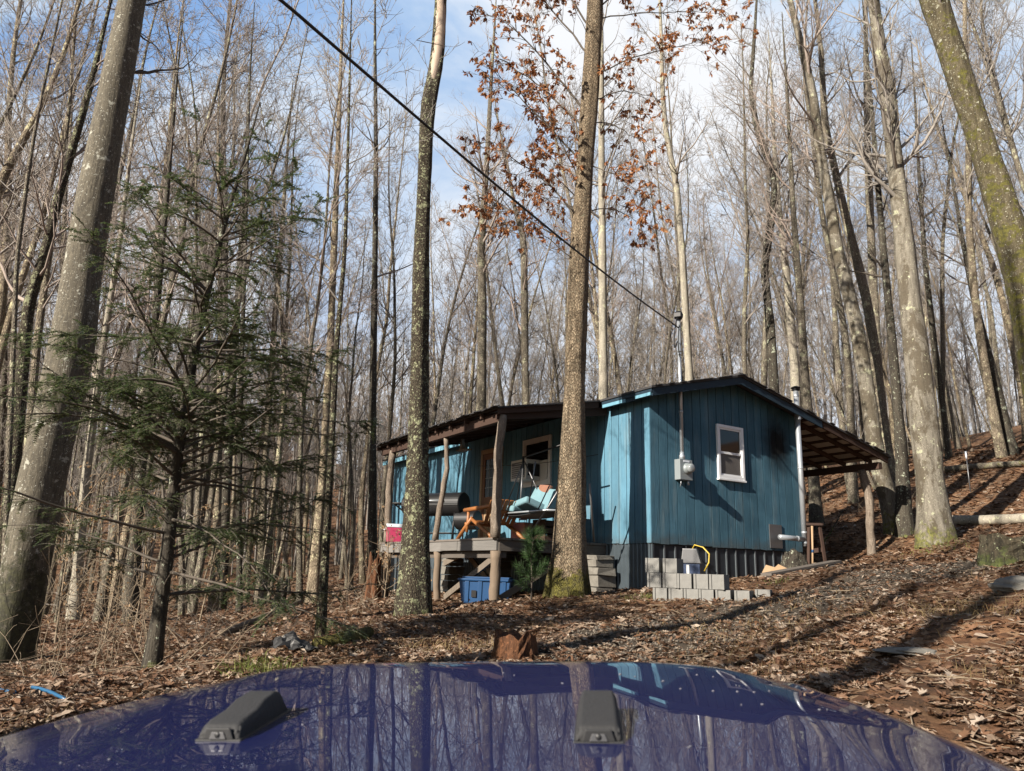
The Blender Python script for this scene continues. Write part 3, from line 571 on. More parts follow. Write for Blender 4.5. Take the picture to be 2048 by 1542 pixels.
# ------------------------------------------------------------------ vehicle in front of the camera
CFW = ray(1198, 1048); CFW = CFW/np.linalg.norm(CFW)
_rt = np.cross(CFW, ZZ); _rt /= np.linalg.norm(_rt); _up = np.cross(_rt, CFW)
CROLL = R(2.72)
CRT = math.cos(CROLL)*_rt+math.sin(CROLL)*_up; CUP = math.cos(CROLL)*_up-math.sin(CROLL)*_rt
CXO, CZO = -.257, -.300
def build_vehicle():
    loc = EYE+CRT*CXO-CUP*1.55
    root = thing('vehicle', 'dark blue car whose long flat hood fills the bottom of the view', 'car', loc)
    m3 = Matrix((CRT, CFW, CUP)).transposed(); root.rotation_euler = m3.to_euler()
    zt = 1.55+CZO
    # hood: lateral u, forward t
    ts = np.concatenate([np.linspace(.15, 1.5, 40), np.linspace(1.52, 2.06, 40)]); cols = []
    us = np.linspace(-1, 1, 61)
    def W(t): return np.interp(t, [.1, 1.05, 1.4, 1.63, 1.85, 2.1], [.877, .743, .684, .632, .609, .55])
    def drop(t): return .03*np.clip((t-1.70)/.22, 0, 2)**2
    def corner(u, t): return .026*np.clip((abs(u)-.50)/.5, 0, 1)**2*np.clip((t-1.25)/.6, 0, 1)**2
    def crownf(u): u = abs(u); return .007*u*u+.013*np.clip((u-.80)/.2, 0, 1)**1.3
    V = []; nc = 0
    for t in ts:
        w = W(t); row = []
        for th in np.linspace(80, 8, 12): th = R(th); row.append((-w-.12*math.sin(th), t, zt-.020-corner(1, t)-drop(t)-.093*(1-math.cos(th))))
        for u in us:
            crown = crownf(u)
            row.append((u*w, t, zt-crown-drop(t)-corner(u, t)))
        for th in np.linspace(8, 80, 12): th = R(th); row.append((w+.12*math.sin(th), t, zt-.020-corner(1, t)-drop(t)-.093*(1-math.cos(th))))
        V += row; nc = len(row)
    # nose
    last = V[-nc:]
    for dz, dt in ((.02, .018), (.05, .028), (.10, .034)): V += [(x, y+dt, z-dz) for x, y, z in last]
    n = len(V)//nc; i = (np.arange(n-1)[:, None]*nc+np.arange(nc-1)[None]).ravel(); F = np.stack([i, i+1, i+nc+1, i+nc], 1)
    me = np_mesh('hood', V, [F], True); link_mesh('hood', me, M['hood'], root)
    # fenders, grille, body, wheels (below and outside what this view shows)
    for s in (-1, 1):
        m = MB(); prof = [(-.1, .86), (.55, .88), (1.45, .88), (1.80, .80), (1.98, .66), (1.98, .60), (1.78, .74), (1.42, .82), (.58, .82), (-.1, .80)]
        m.prism(prof, (s*.80, 0, 0), (0, 1, 0), (0, 0, 1), (s*.17, 0, 0)); m.build('fender', M['blackpl'], root, bevel=.015)
        w = MB(); w.lathe([(.28, -.12), (.37, -.11), (.39, -.06), (.39, .06), (.37, .11), (.28, .12)], (s*.80, 1.25, .39), 36, 0); wh = w.build('wheel', M['tyre'], root)
        r_ = MB(); r_.lathe([(.05, -.10), (.24, -.10), (.275, -.115), (.275, .115), (.24, .10), (.05, .10)], (s*.80, 1.25, .39), 30, 0); r_.build('rim', M['steel'], wh)
    m = MB(); m.prism([(-.5, zt-.20), (.5, zt-.20), (.46, .55), (-.46, .55)], (0, 1.98, 0), (1, 0, 0), (0, 0, 1), (0, .08, 0)); g = m.build('grille', M['hood'], root)
    for k in range(7):
        m = MB(); m.b2((-.27+k*.09-.026, 2.061, .66), (-.27+k*.09+.026, 2.07, zt-.23)); m.build('slot', M['dark'], g)
    for s in (-1, 1):
        m = MB(); m.lathe([(.088, 0), (.09, .02), (.07, .05), (.02, .06)], (s*.385, 2.06, .80), 24, 1); m.build('headlight', M['mglass'], root)
    m = MB(); m.b2((-.78, 2.06, .42), (.78, 2.21, .58)); m.build('front_bumper', M['blackpl'], root, bevel=.03)
    m = MB(); m.b2((-.66, .1, .5), (.66, 1.97, zt-.19)); m.build('engine_bay', M['black'], root)
    # rubber rests on the hood
    for x in (-.316, .243):
        prof = [(0, 0), (0, .014), (.008, .024), (.024, .028), (.07, .032), (.10, .041), (.145, .044), (.162, .038), (.180, .004), (.180, 0)]
        V = []; nx = [(-1, 0), (-.92, .72), (-.74, 1.0), (.74, 1.0), (.92, .72), (1, 0)]
        for (t, h) in prof:
            hw = np.interp(t, [0, .05, .10, .16, .18], [.034, .035, .033, .031, .032])
            V += [(x+sx*hw, 1.13+t, zt-.003+h*sz*.95) for sx, sz in nx]
        k = len(nx); F = []
        for i in range(len(prof)-1): F += [(i*k+j, i*k+j+1, (i+1)*k+j+1, (i+1)*k+j) for j in range(k-1)]
        F.append(tuple(range(k))); F.append(tuple((len(prof)-1)*k+j for j in range(k))[::-1]); F += [tuple(i*k for i in range(len(prof)))[::-1]]
        m = MB(); m.add(V, F); r_ = m.build('hood_rest', M['rubber'], root, bevel=.004, seg=3)
        for p in r_.data.polygons: p.use_smooth = True
        m = MB(); m.prism([(-.024, .0), (.024, .0), (.018, .0165), (-.018, .0165)], (x, 1.1296, zt+.001), (1, 0, 0), (0, 0, 1), (0, -.004, 0)); f = m.build('end_cap', M['blackpl'], r_, bevel=.002)
        m = MB(); m.lathe([(.005, 0), (.004, -.003)], (x, 1.126, zt+.008), 12, 1); m.build('screw', M['blackpl'], f)
        m = MB(); m.prism([(-.013, .001), (.013, .001), (.009, .011), (-.009, .011)], (x, 1.1254, zt+.001), (1, 0, 0), (0, 0, 1), (0, -.0015, 0)); m.build('insert', M['steel'], f, bevel=.001)
        m = MB(); m.b2((x-.0355, 1.126, zt-.004), (x+.0355, 1.314, zt+.0015)); m.build('gasket', M['blackpl'], r_, bevel=.002)
    # dried droplets on the paint
    rng = np.random.default_rng(4); m = MB()
    for cx_, cy_, n_ in ((.30, 1.62, 7), (.36, 1.55, 6), (.40, 1.50, 6), (.52, 1.52, 8), (.50, 1.47, 6), (.05, 1.62, 4), (.38, 1.12, 5), (.47, 1.38, 5), (.44, 1.62, 5), (.60, 1.36, 5), (-.2, 1.2, 3), (.2, 1.5, 4), (-.45, 1.05, 4)):
        for k in range((n_+2)//3):
            x = cx_+rng.normal(0, .022)-CXO*0; t = cy_+rng.normal(0, .014); w = W(t); u = (x)/w
            if abs(u) > .96: continue
            z = zt-crownf(u)-drop(t)-corner(u, t); r_ = rng.uniform(.0012, .0032); m.lathe([(r_, .0004), (r_*.6, .0014), (.0004, .0016)], (x, t, z), 8)
    d = m.build('dried_droplet', M['spot'], root); d['kind'] = 'stuff'
build_vehicle()
# ------------------------------------------------------------------ trees
def unit(v): return v/(np.linalg.norm(v)+1e-12)
def branch(rng, p, d, L, r0, n, gn, up, sides, lines, tip=.15):
    pts = [np.array(p, float)]; d = unit(np.array(d, float)); dirs = [d]
    for i in range(n-1):
        d = unit(d+rng.normal(0, gn, 3)+np.array([0, 0, up])); pts.append(pts[-1]+d*L/(n-1)); dirs.append(d)
    rad = r0*(1-(1-tip)*np.linspace(0, 1, n)**.9); lines.append((np.array(pts), np.maximum(rad, .0022), sides)); return np.array(pts), np.array(dirs), rad
def side_dir(rng, d, ang, az=None):
    a = np.cross(d, (0, 0, 1.0) if abs(d[2]) < .9 else (1.0, 0, 0)); a = unit(a); b = np.cross(d, a)
    f = rng.uniform(0, 2*np.pi) if az is None else az
    return unit(d*math.cos(ang)+(a*math.cos(f)+b*math.sin(f))*math.sin(ang))
def lerp_path(P, Rd, t):
    s = np.r_[0, np.cumsum(np.linalg.norm(np.diff(P, axis=0), axis=1))]; q = t*s[-1]; i = min(len(P)-2, np.searchsorted(s, q, side='right')-1); f = (q-s[i])/(s[i+1]-s[i]+1e-9)
    return P[i]+(P[i+1]-P[i])*f, unit(P[i+1]-P[i]), Rd[i]+(Rd[i+1]-Rd[i])*f
def crown_lines(rng, P, Rd, t0, t1, n1, L1, ang=(35, 65), up=.10, n2=7, n3=7, gn=.13, thick=.42, az=None, tw=.0042, lmin=.4, tips=None):
    """branches and twigs along a trunk path"""
    L = []
    ts = np.sort(rng.uniform(t0, t1, n1))
    for k, t in enumerate(ts):
        p, d, r = lerp_path(P, Rd, t); f = 1-(t-t0)/(t1-t0+1e-9)
        l1 = L1*(lmin+(1-lmin)*f)*rng.uniform(.6, 1.25); r1 = max(.006, min(r*thick*rng.uniform(.6, 1.1), l1*.018))
        A = az(rng) if az else None
        pts, dr, rr = branch(rng, p, side_dir(rng, d, R(rng.uniform(*ang)), A), l1, r1, 8, gn, up, 5, L)
        for j in range(max(2, int(n2*l1/2.2*rng.uniform(.7, 1.3)))):
            i = rng.integers(1, 8); q = pts[i]; l2 = l1*rng.uniform(.25, .5)*(1.15-.5*i/7); r2 = max(tw*1.3, rr[i]*.55)
            p2, d2, rr2 = branch(rng, q, side_dir(rng, dr[i], R(rng.uniform(25, 60))), l2, r2, 6, gn*1.1, up*.9, 4, L)
            for m in range(max(2, int(n3*rng.uniform(.6, 1.4)))):
                i2 = rng.integers(1, 6); l3 = l2*rng.uniform(.3, .65)
                p3, d3, _ = branch(rng, p2[i2], side_dir(rng, d2[i2], R(rng.uniform(20, 60))), l3, max(tw, rr2[i2]*.55), 4, gn*1.3, up*.8, 3, L, .5)
                if tips is not None: tips.append((p3[-1], p3[2], d3[-1]))
    return L
def trunk_mesh(name, P, Rd, rng, sides=22, seg=.14, flare=.55, flare_h=.45, rough=.035, lobes=5):
    """round trunk with a flared foot and an uneven surface"""
    s = np.r_[0, np.cumsum(np.linalg.norm(np.diff(P, axis=0), axis=1))]; n = max(6, int(s[-1]/seg)); q = np.linspace(0, s[-1], n)
    def sm(v):
        c = np.stack([np.interp(q, s, v[:, i]) for i in range(3)], 1); k = max(1, int(.35/seg)); w = np.ones(2*k+1)/(2*k+1)
        pad = np.concatenate([2*c[:1]-c[k:0:-1], c, 2*c[-1:]-c[-2:-k-2:-1]]); return np.stack([np.convolve(pad[:, i], w, 'valid') for i in range(3)], 1)
    C = sm(P) if n > 8 else P; r = np.interp(q, s, Rd)
    T = np.gradient(C, axis=0); T /= np.linalg.norm(T, axis=1, keepdims=True); X = np.cross(T, (0, 1.0, 0)); X /= np.linalg.norm(X, axis=1, keepdims=True); Y = np.cross(T, X)
    a = np.arange(sides)*2*np.pi/sides; ph = rng.uniform(0, 6.28, 8)
    rr = r[:, None]*(1+rough*(np.sin(3*a+ph[0]+.5*q[:, None])+.8*np.sin(5*a+ph[1]-.8*q[:, None])+.8*np.sin(2*a+ph[2]+1.7*q[:, None]))+.02*np.sin(q*3+ph[4])[:, None]+rng.normal(0, rough*.45, (n, sides)))
    fl = np.exp(-q/flare_h)[:, None]*flare; rr = rr*(1+fl*(1+.55*np.sin(lobes*a+ph[3])+.3*np.sin((lobes-2)*a+ph[5])))
    V = C[:, None]+rr[..., None]*(np.cos(a)[None, :, None]*X[:, None]+np.sin(a)[None, :, None]*Y[:, None])
    i = (np.arange(n-1)*sides)[:, None]; j = np.arange(sides)[None]; j2 = (j+1) % sides; F = np.stack([i+j, i+j2, i+sides+j2, i+sides+j], -1).reshape(-1, 4)
    return np_mesh(name, V.reshape(-1, 3), [F[:, ::-1]], True)
def px_path(path, Y=None, ext=0, ext_taper=.5, sink=.35):
    """trunk in the upright plane at its own distance, from where it stands and how it leans; carried on above by ext metres"""
    bx, by = path[0][:2]
    if Y is None: Y = ground_hit(bx, by)[1]
    P = []; Rd = []
    for x, y, w in path:
        p = at_depth(x, y, Y); P.append(p); Rd.append(w/2*Y/CF[1]/FPX*.985)
    P = np.array(P); Rd = np.array(Rd)
    g = g1(P[0, 0], P[0, 1]); d0 = unit(P[0]-P[1]); lo = P[0].copy(); lo[2] = min(lo[2], g)-sink
    P = np.vstack([lo, P]); Rd = np.r_[Rd[0], Rd]
    if ext:
        d = unit(P[-1]-P[-3]); q = P[-1]+d*ext*.5; q2 = q+unit(d+np.array([0, 0, .3]))*ext*.5; P = np.vstack([P, q, q2]); Rd = np.r_[Rd, Rd[-1]*(1+ext_taper)/2*.92, max(.012, Rd[-1]*ext_taper*.5)]
    return P, Rd, Y
def hero(name, label, cat, path, mat, seed, Y=None, ext=6, crown=None, crown2=None, tmat='twig', sides=22, flare=.5, flare_h=.4, rough=.035, group=None, kind=None, sink=.35):
    rng = np.random.default_rng(seed); P, Rd, Y = px_path(path, Y, ext, sink=sink); base = P[0].copy(); base[2] += sink
    root = thing(name, label, cat, base, 0, group)
    tr = link_mesh('trunk', trunk_mesh('trunk', P-base, Rd, rng, sides, flare=flare, flare_h=flare_h+sink, rough=rough), M[mat], root)
    L = []
    for c in (crown, crown2):
        if c: L += crown_lines(rng, P-base, Rd, **c)
    if L: link_mesh('crown', tubes_mesh('crown', L), M[tmat], root)
    return root, P-base, Rd, rng
SIDEWAYS = lambda r: r.choice([0, np.pi])+r.normal(0, .5)
def build_hero_trees():
    C = lambda **k: k
    # big leaning trunk at the left
    hero('tree', 'stout smooth grey trunk leaning right at the left edge, behind the hemlock', 'tree',
         [(14, 1330, 78), (32, 1250, 79), (76, 1000, 82), (145, 690, 82), (168, 520, 74), (215, 260, 66), (265, 0, 58)], 'b_big', 1, None, 9,
         C(t0=.42, t1=.66, n1=13, L1=1.7, ang=(50, 85), up=.06, n2=9, n3=6, az=lambda r: r.uniform(-.7, .9), gn=.16, tw=.003, thick=.16), C(t0=.62, t1=.99, n1=20, L1=2.6), 'twig_dark', 44, .18, .35, .014)
    # lichen trunk left of the porch, with the bark gone near the top
    r_, P, Rd, rng = hero('tree', 'straight lichen-covered trunk in front of the porch, its bark gone near the top', 'tree',
         [(828, 1230, 62), (832, 1100, 50), (838, 800, 40), (841, 520, 33), (852, 280, 30), (857, 200, 33), (867, 165, 31), (876, 110, 29), (882, 0, 28)], 'b_lichen', 2, 11.0, 7, C(t0=.72, t1=.99, n1=16, L1=2.2), None, 'twig', 24, .35, .3, .05)
    top = np.array([at_depth(x, y, 11.0) for x, y in ((862, 182), (870, 150), (877, 110), (881, 60), (883, 0), (885, -60))])-np.array(r_.location)
    link_mesh('bare_patch', trunk_mesh('bare_patch', top+np.array([-.004, -.028, 0]), np.array([.06, .092, .094, .092, .09, .085]), rng, 18, .06, 0, .1, .05), M['peel'], r_)
    # the oak with brown leaves in front of the cabin
    tips = []
    r_, P, Rd, rng = hero('oak_tree', 'oak trunk with a mossy foot and hanging brown leaves in front of the cabin', 'tree',
         [(1136, 1188, 64), (1139, 1120, 60), (1143, 1000, 54), (1150, 750, 43), (1158, 520, 41), (1172, 300, 37), (1180, 180, 38), (1190, 0, 37)], 'b_oak', 3, 11.75, 8, C(t0=.68, t1=.99, n1=16, L1=2.6), None, 'twig_dark', 28, .62, .34, .045)
    rng = np.random.default_rng(33); L = []
    def oakbranch(x0, y0, x1, y1, dy, r, sag=.1):
        p = at_depth(x0, y0, 11.75)-np.array(r_.location); q = at_depth(x1, y1, 11.75+dy)-np.array(r_.location); n = 10; t = np.linspace(0, 1, n)[:, None]
        pts = p+(q-p)*t+np.array([0, 0, 1])*sag*np.sin(t*np.pi)+np.cumsum(rng.normal(0, .018, (n, 3)), 0); L.append((pts, np.linspace(r, r*.3, n), 5))
        l = np.linalg.norm(q-p)
        for j in range(int(14*l/2)+6):
            i = rng.integers(2, n); d = unit(pts[i]-pts[i-1]); l2 = rng.uniform(.3, .75)
            p2, d2, rr = branch(rng, pts[i], side_dir(rng, d, R(rng.uniform(25, 65))), l2, r*.33, 6, .16, .02, 4, L)
            for m in range(4):
                i2 = rng.integers(2, 6); p3, d3, _ = branch(rng, p2[i2], side_dir(rng, d2[i2], R(rng.uniform(20, 60))), rng.uniform(.10, .28), .0052, 4, .2, -.02, 3, L, .6); tips.append((p3[-1], p3[2], d3[-1]))
    for a in ((1172, 230, 985, 40, -.2, .022), (1168, 250, 1000, 110, .3, .02), (1165, 330, 1010, 150, -.4, .02), (1163, 380, 1060, 230, .3, .016), (1160, 440, 985, 285, -.2, .018), (1160, 450, 1050, 330, .4, .014), (1158, 500, 960, 395, .2, .016), (1156, 520, 1030, 440, -.3, .012),
              (1185, 120, 1010, -60, .2, .02), (1188, 60, 1050, -120, -.2, .02), (1188, 200, 1290, 190, .2, .014), (1190, 150, 1400, 75, .4, .016), (1180, 330, 1310, 400, -.2, .012), (1182, 420, 1270, 440, .3, .012), (1185, 250, 1280, 280, .2, .012), (1190, 20, 1330, -80, .1, .018), (1190, 40, 1440, 20, .5, .014)): oakbranch(*a)
    link_mesh('leafy_branch', tubes_mesh('leafy_branch', L), M['twig_dark'], r_)
    link_mesh('leaves', oak_leaves(rng, tips), M['oakleaf'], r_)
    # mossy trunk at the right edge
    hero('tree', 'thick moss-green trunk leaning left in from the right edge of the view', 'tree',
         [(2165, 1235, 94), (2140, 1100, 88), (2105, 900, 80), (2078, 720, 74), (2050, 570, 70), (2008, 420, 58), (1956, 260, 53), (1912, 130, 53), (1868, 0, 57)], 'b_moss', 4, 9.2, 8, C(t0=.5, t1=.74, n1=8, L1=1.6, thick=.16, n2=8, n3=6), C(t0=.74, t1=.99, n1=14, L1=2.6), 'twig', 26, .3, .4, .03)
    # right-hand stand
    hero('tree', 'large blotched tulip tree trunk standing nearest right of the lean-to', 'tree',
         [(1873, 1088, 66), (1860, 960, 52), (1840, 780, 48), (1822, 620, 44), (1805, 450, 36), (1788, 300, 33), (1775, 190, 32), (1760, 100, 28), (1746, 0, 25)], 'b_tulip', 5, None, 7, C(t0=.38, t1=.97, n1=34, L1=3.2, up=.12), None, 'twig', 28, .22, .35, .04)
    hero('tree', 'slim blackish trunk close beside the blotched tulip tree', 'tree',
         [(1810, 1065, 30), (1801, 870, 22), (1798, 900-50, 19), (1781, 650, 17), (1765, 480, 13), (1750, 300, 10), (1735, 120, 7)], 'b_black', 6, 16.6, 2, C(t0=.4, t1=.97, n1=18, L1=2.0), None, 'twig_dark', 14, .3, .3, .04)
    hero('tree', 'tall pale trunk with yellow-green lichen, leaning left behind the lean-to post', 'tree',
         [(1796, 1062, 46), (1776, 1000, 34), (1750, 900, 31), (1737, 800, 30), (1712, 650, 28), (1675, 500, 25), (1655, 380, 22), (1640, 300, 20), (1628, 200, 20), (1612, 130, 18), (1590, 40, 14), (1580, 0, 12)], 'b_tulip', 7, 17, 4, C(t0=.45, t1=.97, n1=26, L1=3.4, up=.12), None, 'twig', 18, .3, .3, .03)
    hero('tree', 'straight grey trunk rising between the lichen trunk and the blackish one', 'tree',
         [(1803, 1050, 28), (1782, 950, 25), (1766, 850, 22), (1750, 700, 20), (1733, 600, 20), (1708, 500, 18), (1690, 430, 17), (1672, 350, 16), (1650, 250, 15), (1642, 100, 11)], 'b_wood', 8, 18, 4, C(t0=.5, t1=.97, n1=20, L1=2.6), None, 'twig', 16, .3, .3, .03)
    hero('tree', 'slender straight trunk behind the tulip tree with a broken pale limb', 'tree',
         [(1772, 1040, 22), (1760, 800, 19), (1748, 600, 17), (1741, 450, 16), (1735, 300, 14), (1732, 150, 11), (1731, 0, 9)], 'b_wood', 9, 20, 4, C(t0=.45, t1=.97, n1=22, L1=2.8), None, 'twig', 14, .3, .3, .03)
    hero('tree', 'dark crooked trunk rising behind the cabin ridge', 'tree',
         [(1553, 1000, 22), (1549, 780, 20), (1540, 640, 18), (1528, 540, 16), (1541, 450, 16), (1549, 380, 14), (1542, 330, 14), (1526, 295, 14), (1512, 250, 13), (1501, 180, 10), (1507, 100, 8), (1512, 20, 6)], 'b_black', 10, 22, 2, C(t0=.45, t1=.97, n1=24, L1=3.4), None, 'twig', 14, .2, .3, .05)
    for k, (lab, path, Y, m) in enumerate((
        ('pale thin trunk standing right behind the oak', [(1208, 950, 19), (1205, 520, 17), (1203, 300, 14), (1202, 100, 12), (1202, 0, 10)], 21, 'b_pale'),
        ('pale lichen trunk just right of the conduit mast', [(1388, 960, 18), (1378, 740, 16), (1364, 500, 14), (1354, 380, 13), (1331, 260, 12), (1325, 180, 10), (1322, 60, 8)], 22, 'b_pale'),
        ('grey trunk above the porch roof, left of the oak', [(955, 960, 24), (963, 800, 20), (965, 600, 18), (962, 500, 16), (975, 300, 11), (985, 120, 7)], 24, 'b_wood'),
        ('short forked trunk above the porch roof beside the oak', [(1053, 950, 17), (1051, 760, 15), (1048, 520, 15), (1046, 470, 14), (1030, 420, 9), (1015, 330, 6)], 24, 'b_wood'),
        ('twin-stemmed pale tree right of the crooked dark trunk', [(1598, 1000, 22), (1590, 740, 18), (1574, 560, 15), (1560, 440, 12), (1550, 330, 9), (1545, 200, 6)], 24, 'b_pale'),
        ('pale trunk beneath the lean-to roof, mossy at its foot', [(1633, 1048, 26), (1628, 960, 20), (1610, 760, 17), (1600, 600, 15), (1585, 400, 11), (1575, 200, 7)], 19, 'b_wood'),
        ('short cut-looking grey trunk under the lean-to eave', [(1710, 1032, 16), (1693, 940, 13), (1680, 800, 12), (1668, 600, 10), (1655, 400, 8), (1645, 200, 5)], 23, 'b_wood'),
        ('lone dark trunk on the leafy slope right of the tulip tree', [(1908, 1000, 16), (1893, 880, 14), (1870, 700, 12), (1850, 520, 10), (1838, 350, 7), (1830, 200, 5)], 26, 'b_black'),
        ('leaning dark trunk near the right edge of the slope', [(2042, 960, 20), (2015, 860, 18), (1980, 720, 15), (1948, 600, 12), (1925, 480, 9), (1905, 360, 6)], 24, 'b_black'))):
        hero('tree', lab, 'tree', path, m, 40+k, Y, 3, dict(t0=.45, t1=.97, n1=22, L1=3.0, up=.12), None, 'twig', 14, .3, .3, .035)
    # left-hand wood, near trunks
    for k, (lab, path, Y, m) in enumerate((
        ('thin straight young trunk on bare ground left of the lichen trunk', [(640, 1278, 20), (648, 1150, 16), (660, 950, 13), (672, 700, 11), (690, 500, 9), (696, 300, 6), (700, 120, 4)], None, 'b_lichen'),
        ('grey lichen trunk beyond the thin young trunk', [(627, 1186, 25), (636, 1060, 18), (646, 950, 16), (660, 700, 15), (668, 500, 14), (676, 300, 11), (682, 120, 8)], 17, 'b_wood'),
        ('dark slim trunk just left of the porch roof end', [(745, 1180, 20), (745, 900, 15), (747, 720, 14), (750, 500, 12), (752, 300, 10), (750, 100, 7)], 18, 'b_black'),
        ('mossy dark trunk at the end of the fallen pole', [(479, 1226, 12), (478, 1000, 10), (484, 700, 9), (492, 450, 7), (497, 250, 5)], 17, 'b_black'),
        ('dark twin trunk standing right of the hemlock, thicker stem', [(443, 1180, 22), (452, 1000, 17), (466, 760, 14), (480, 520, 11), (492, 320, 8), (500, 150, 5)], 19, 'b_black'),
        ('dark twin trunk standing right of the hemlock, thinner stem', [(428, 1205, 18), (436, 1000, 14), (440, 760, 12), (440, 520, 9), (437, 320, 7)], 18, 'b_wood'),
        ('lichened trunk between the hemlock and the thin young trunk', [(520, 1182, 17), (528, 950, 14), (545, 700, 12), (562, 480, 9), (575, 300, 6)], 21, 'b_wood'),
        ('tall brown trunk leaning right beside the stout grey one', [(-8, 1230, 30), (20, 1012, 26), (58, 602, 22), (89, 512, 20), (116, 393, 18), (154, 266, 16), (185, 154, 13), (205, 68, 9), (222, 0, 7)], 12, 'b_lichen'),
        ('thinner brown trunk leaning right next to the tall brown one', [(35, 1225, 22), (51, 978, 18), (68, 756, 15), (78, 654, 14), (95, 534, 13), (120, 380, 10), (140, 200, 8), (150, 50, 6)], 13.5, 'b_wood'),
        ('crooked trunk bending right at the far left edge', [(-95, 1250, 30), (-60, 700, 22), (-20, 450, 20), (3, 359, 18), (31, 307, 17), (58, 260, 16), (90, 200, 12), (130, 100, 9), (160, 0, 7)], 13, 'b_wood'),
        ('slender sapling leaning right by the left edge', [(5, 1240, 12), (34, 512, 9), (58, 335, 8), (75, 232, 7), (99, 120, 6), (120, 20, 4)], 11, 'b_wood'),
        ('dark trunk seen through the hemlock, left of its stem', [(262, 1225, 26), (276, 1000, 20), (300, 760, 17), (318, 560, 14), (335, 380, 10), (350, 200, 6)], 16, 'b_black'),
        ('pale upright trunk left of the hemlock stem', [(150, 1215, 20), (172, 950, 16), (205, 700, 13), (240, 480, 10), (262, 300, 7)], 18, 'b_pale'))):
        hero('tree', lab, 'tree', path, m, 70+k, Y, 2.5, dict(t0=.40, t1=.97, n1=26 if Y and Y < 14 else 20, L1=2.3, up=.12), None, 'twig', 14, .35, .25, .035)
def oak_leaves(rng, tips):
    """lobed, curled leaves hanging in tufts at the twig ends"""
    out = np.array([(0, -1), (.16, -.75), (.42, -.62), (.22, -.35), (.58, -.12), (.30, .12), (.50, .45), (.16, .52), (0, .95), (-.16, .52), (-.50, .45), (-.30, .12), (-.58, -.12), (-.22, -.35), (-.42, -.62), (-.16, -.75)])
    n = len(out); V = []; F = []; o = 0
    for tip, mid, d in tips:
        if rng.random() < .10: continue
        for k in range(rng.integers(4, 9)):
            s = rng.uniform(.032, .060); c = tip+(mid-tip)*rng.random()*.8
            ax = unit(d*.4+rng.normal(0, .55, 3)+np.array([0, 0, -.85])); sd = unit(np.cross(ax, rng.normal(0, 1, 3))); nn = np.cross(ax, sd)
            curl = rng.uniform(.3, 1.1); tw = rng.uniform(-.5, .5)
            P = c+ax*s*1.0+(out[:, 1:2]*ax+out[:, 0:1]*sd*rng.uniform(.6, 1.0)+(np.abs(out[:, 0:1])*curl+tw*out[:, 1:2]**2*.5)*nn)*s
            V.append(np.vstack([c+ax*s+nn*0, P])); F += [(o, o+1+i, o+1+(i+1) % n) for i in range(n)]; o += n+1
    return np_mesh('leaves', np.vstack(V), [np.array(F)], False)
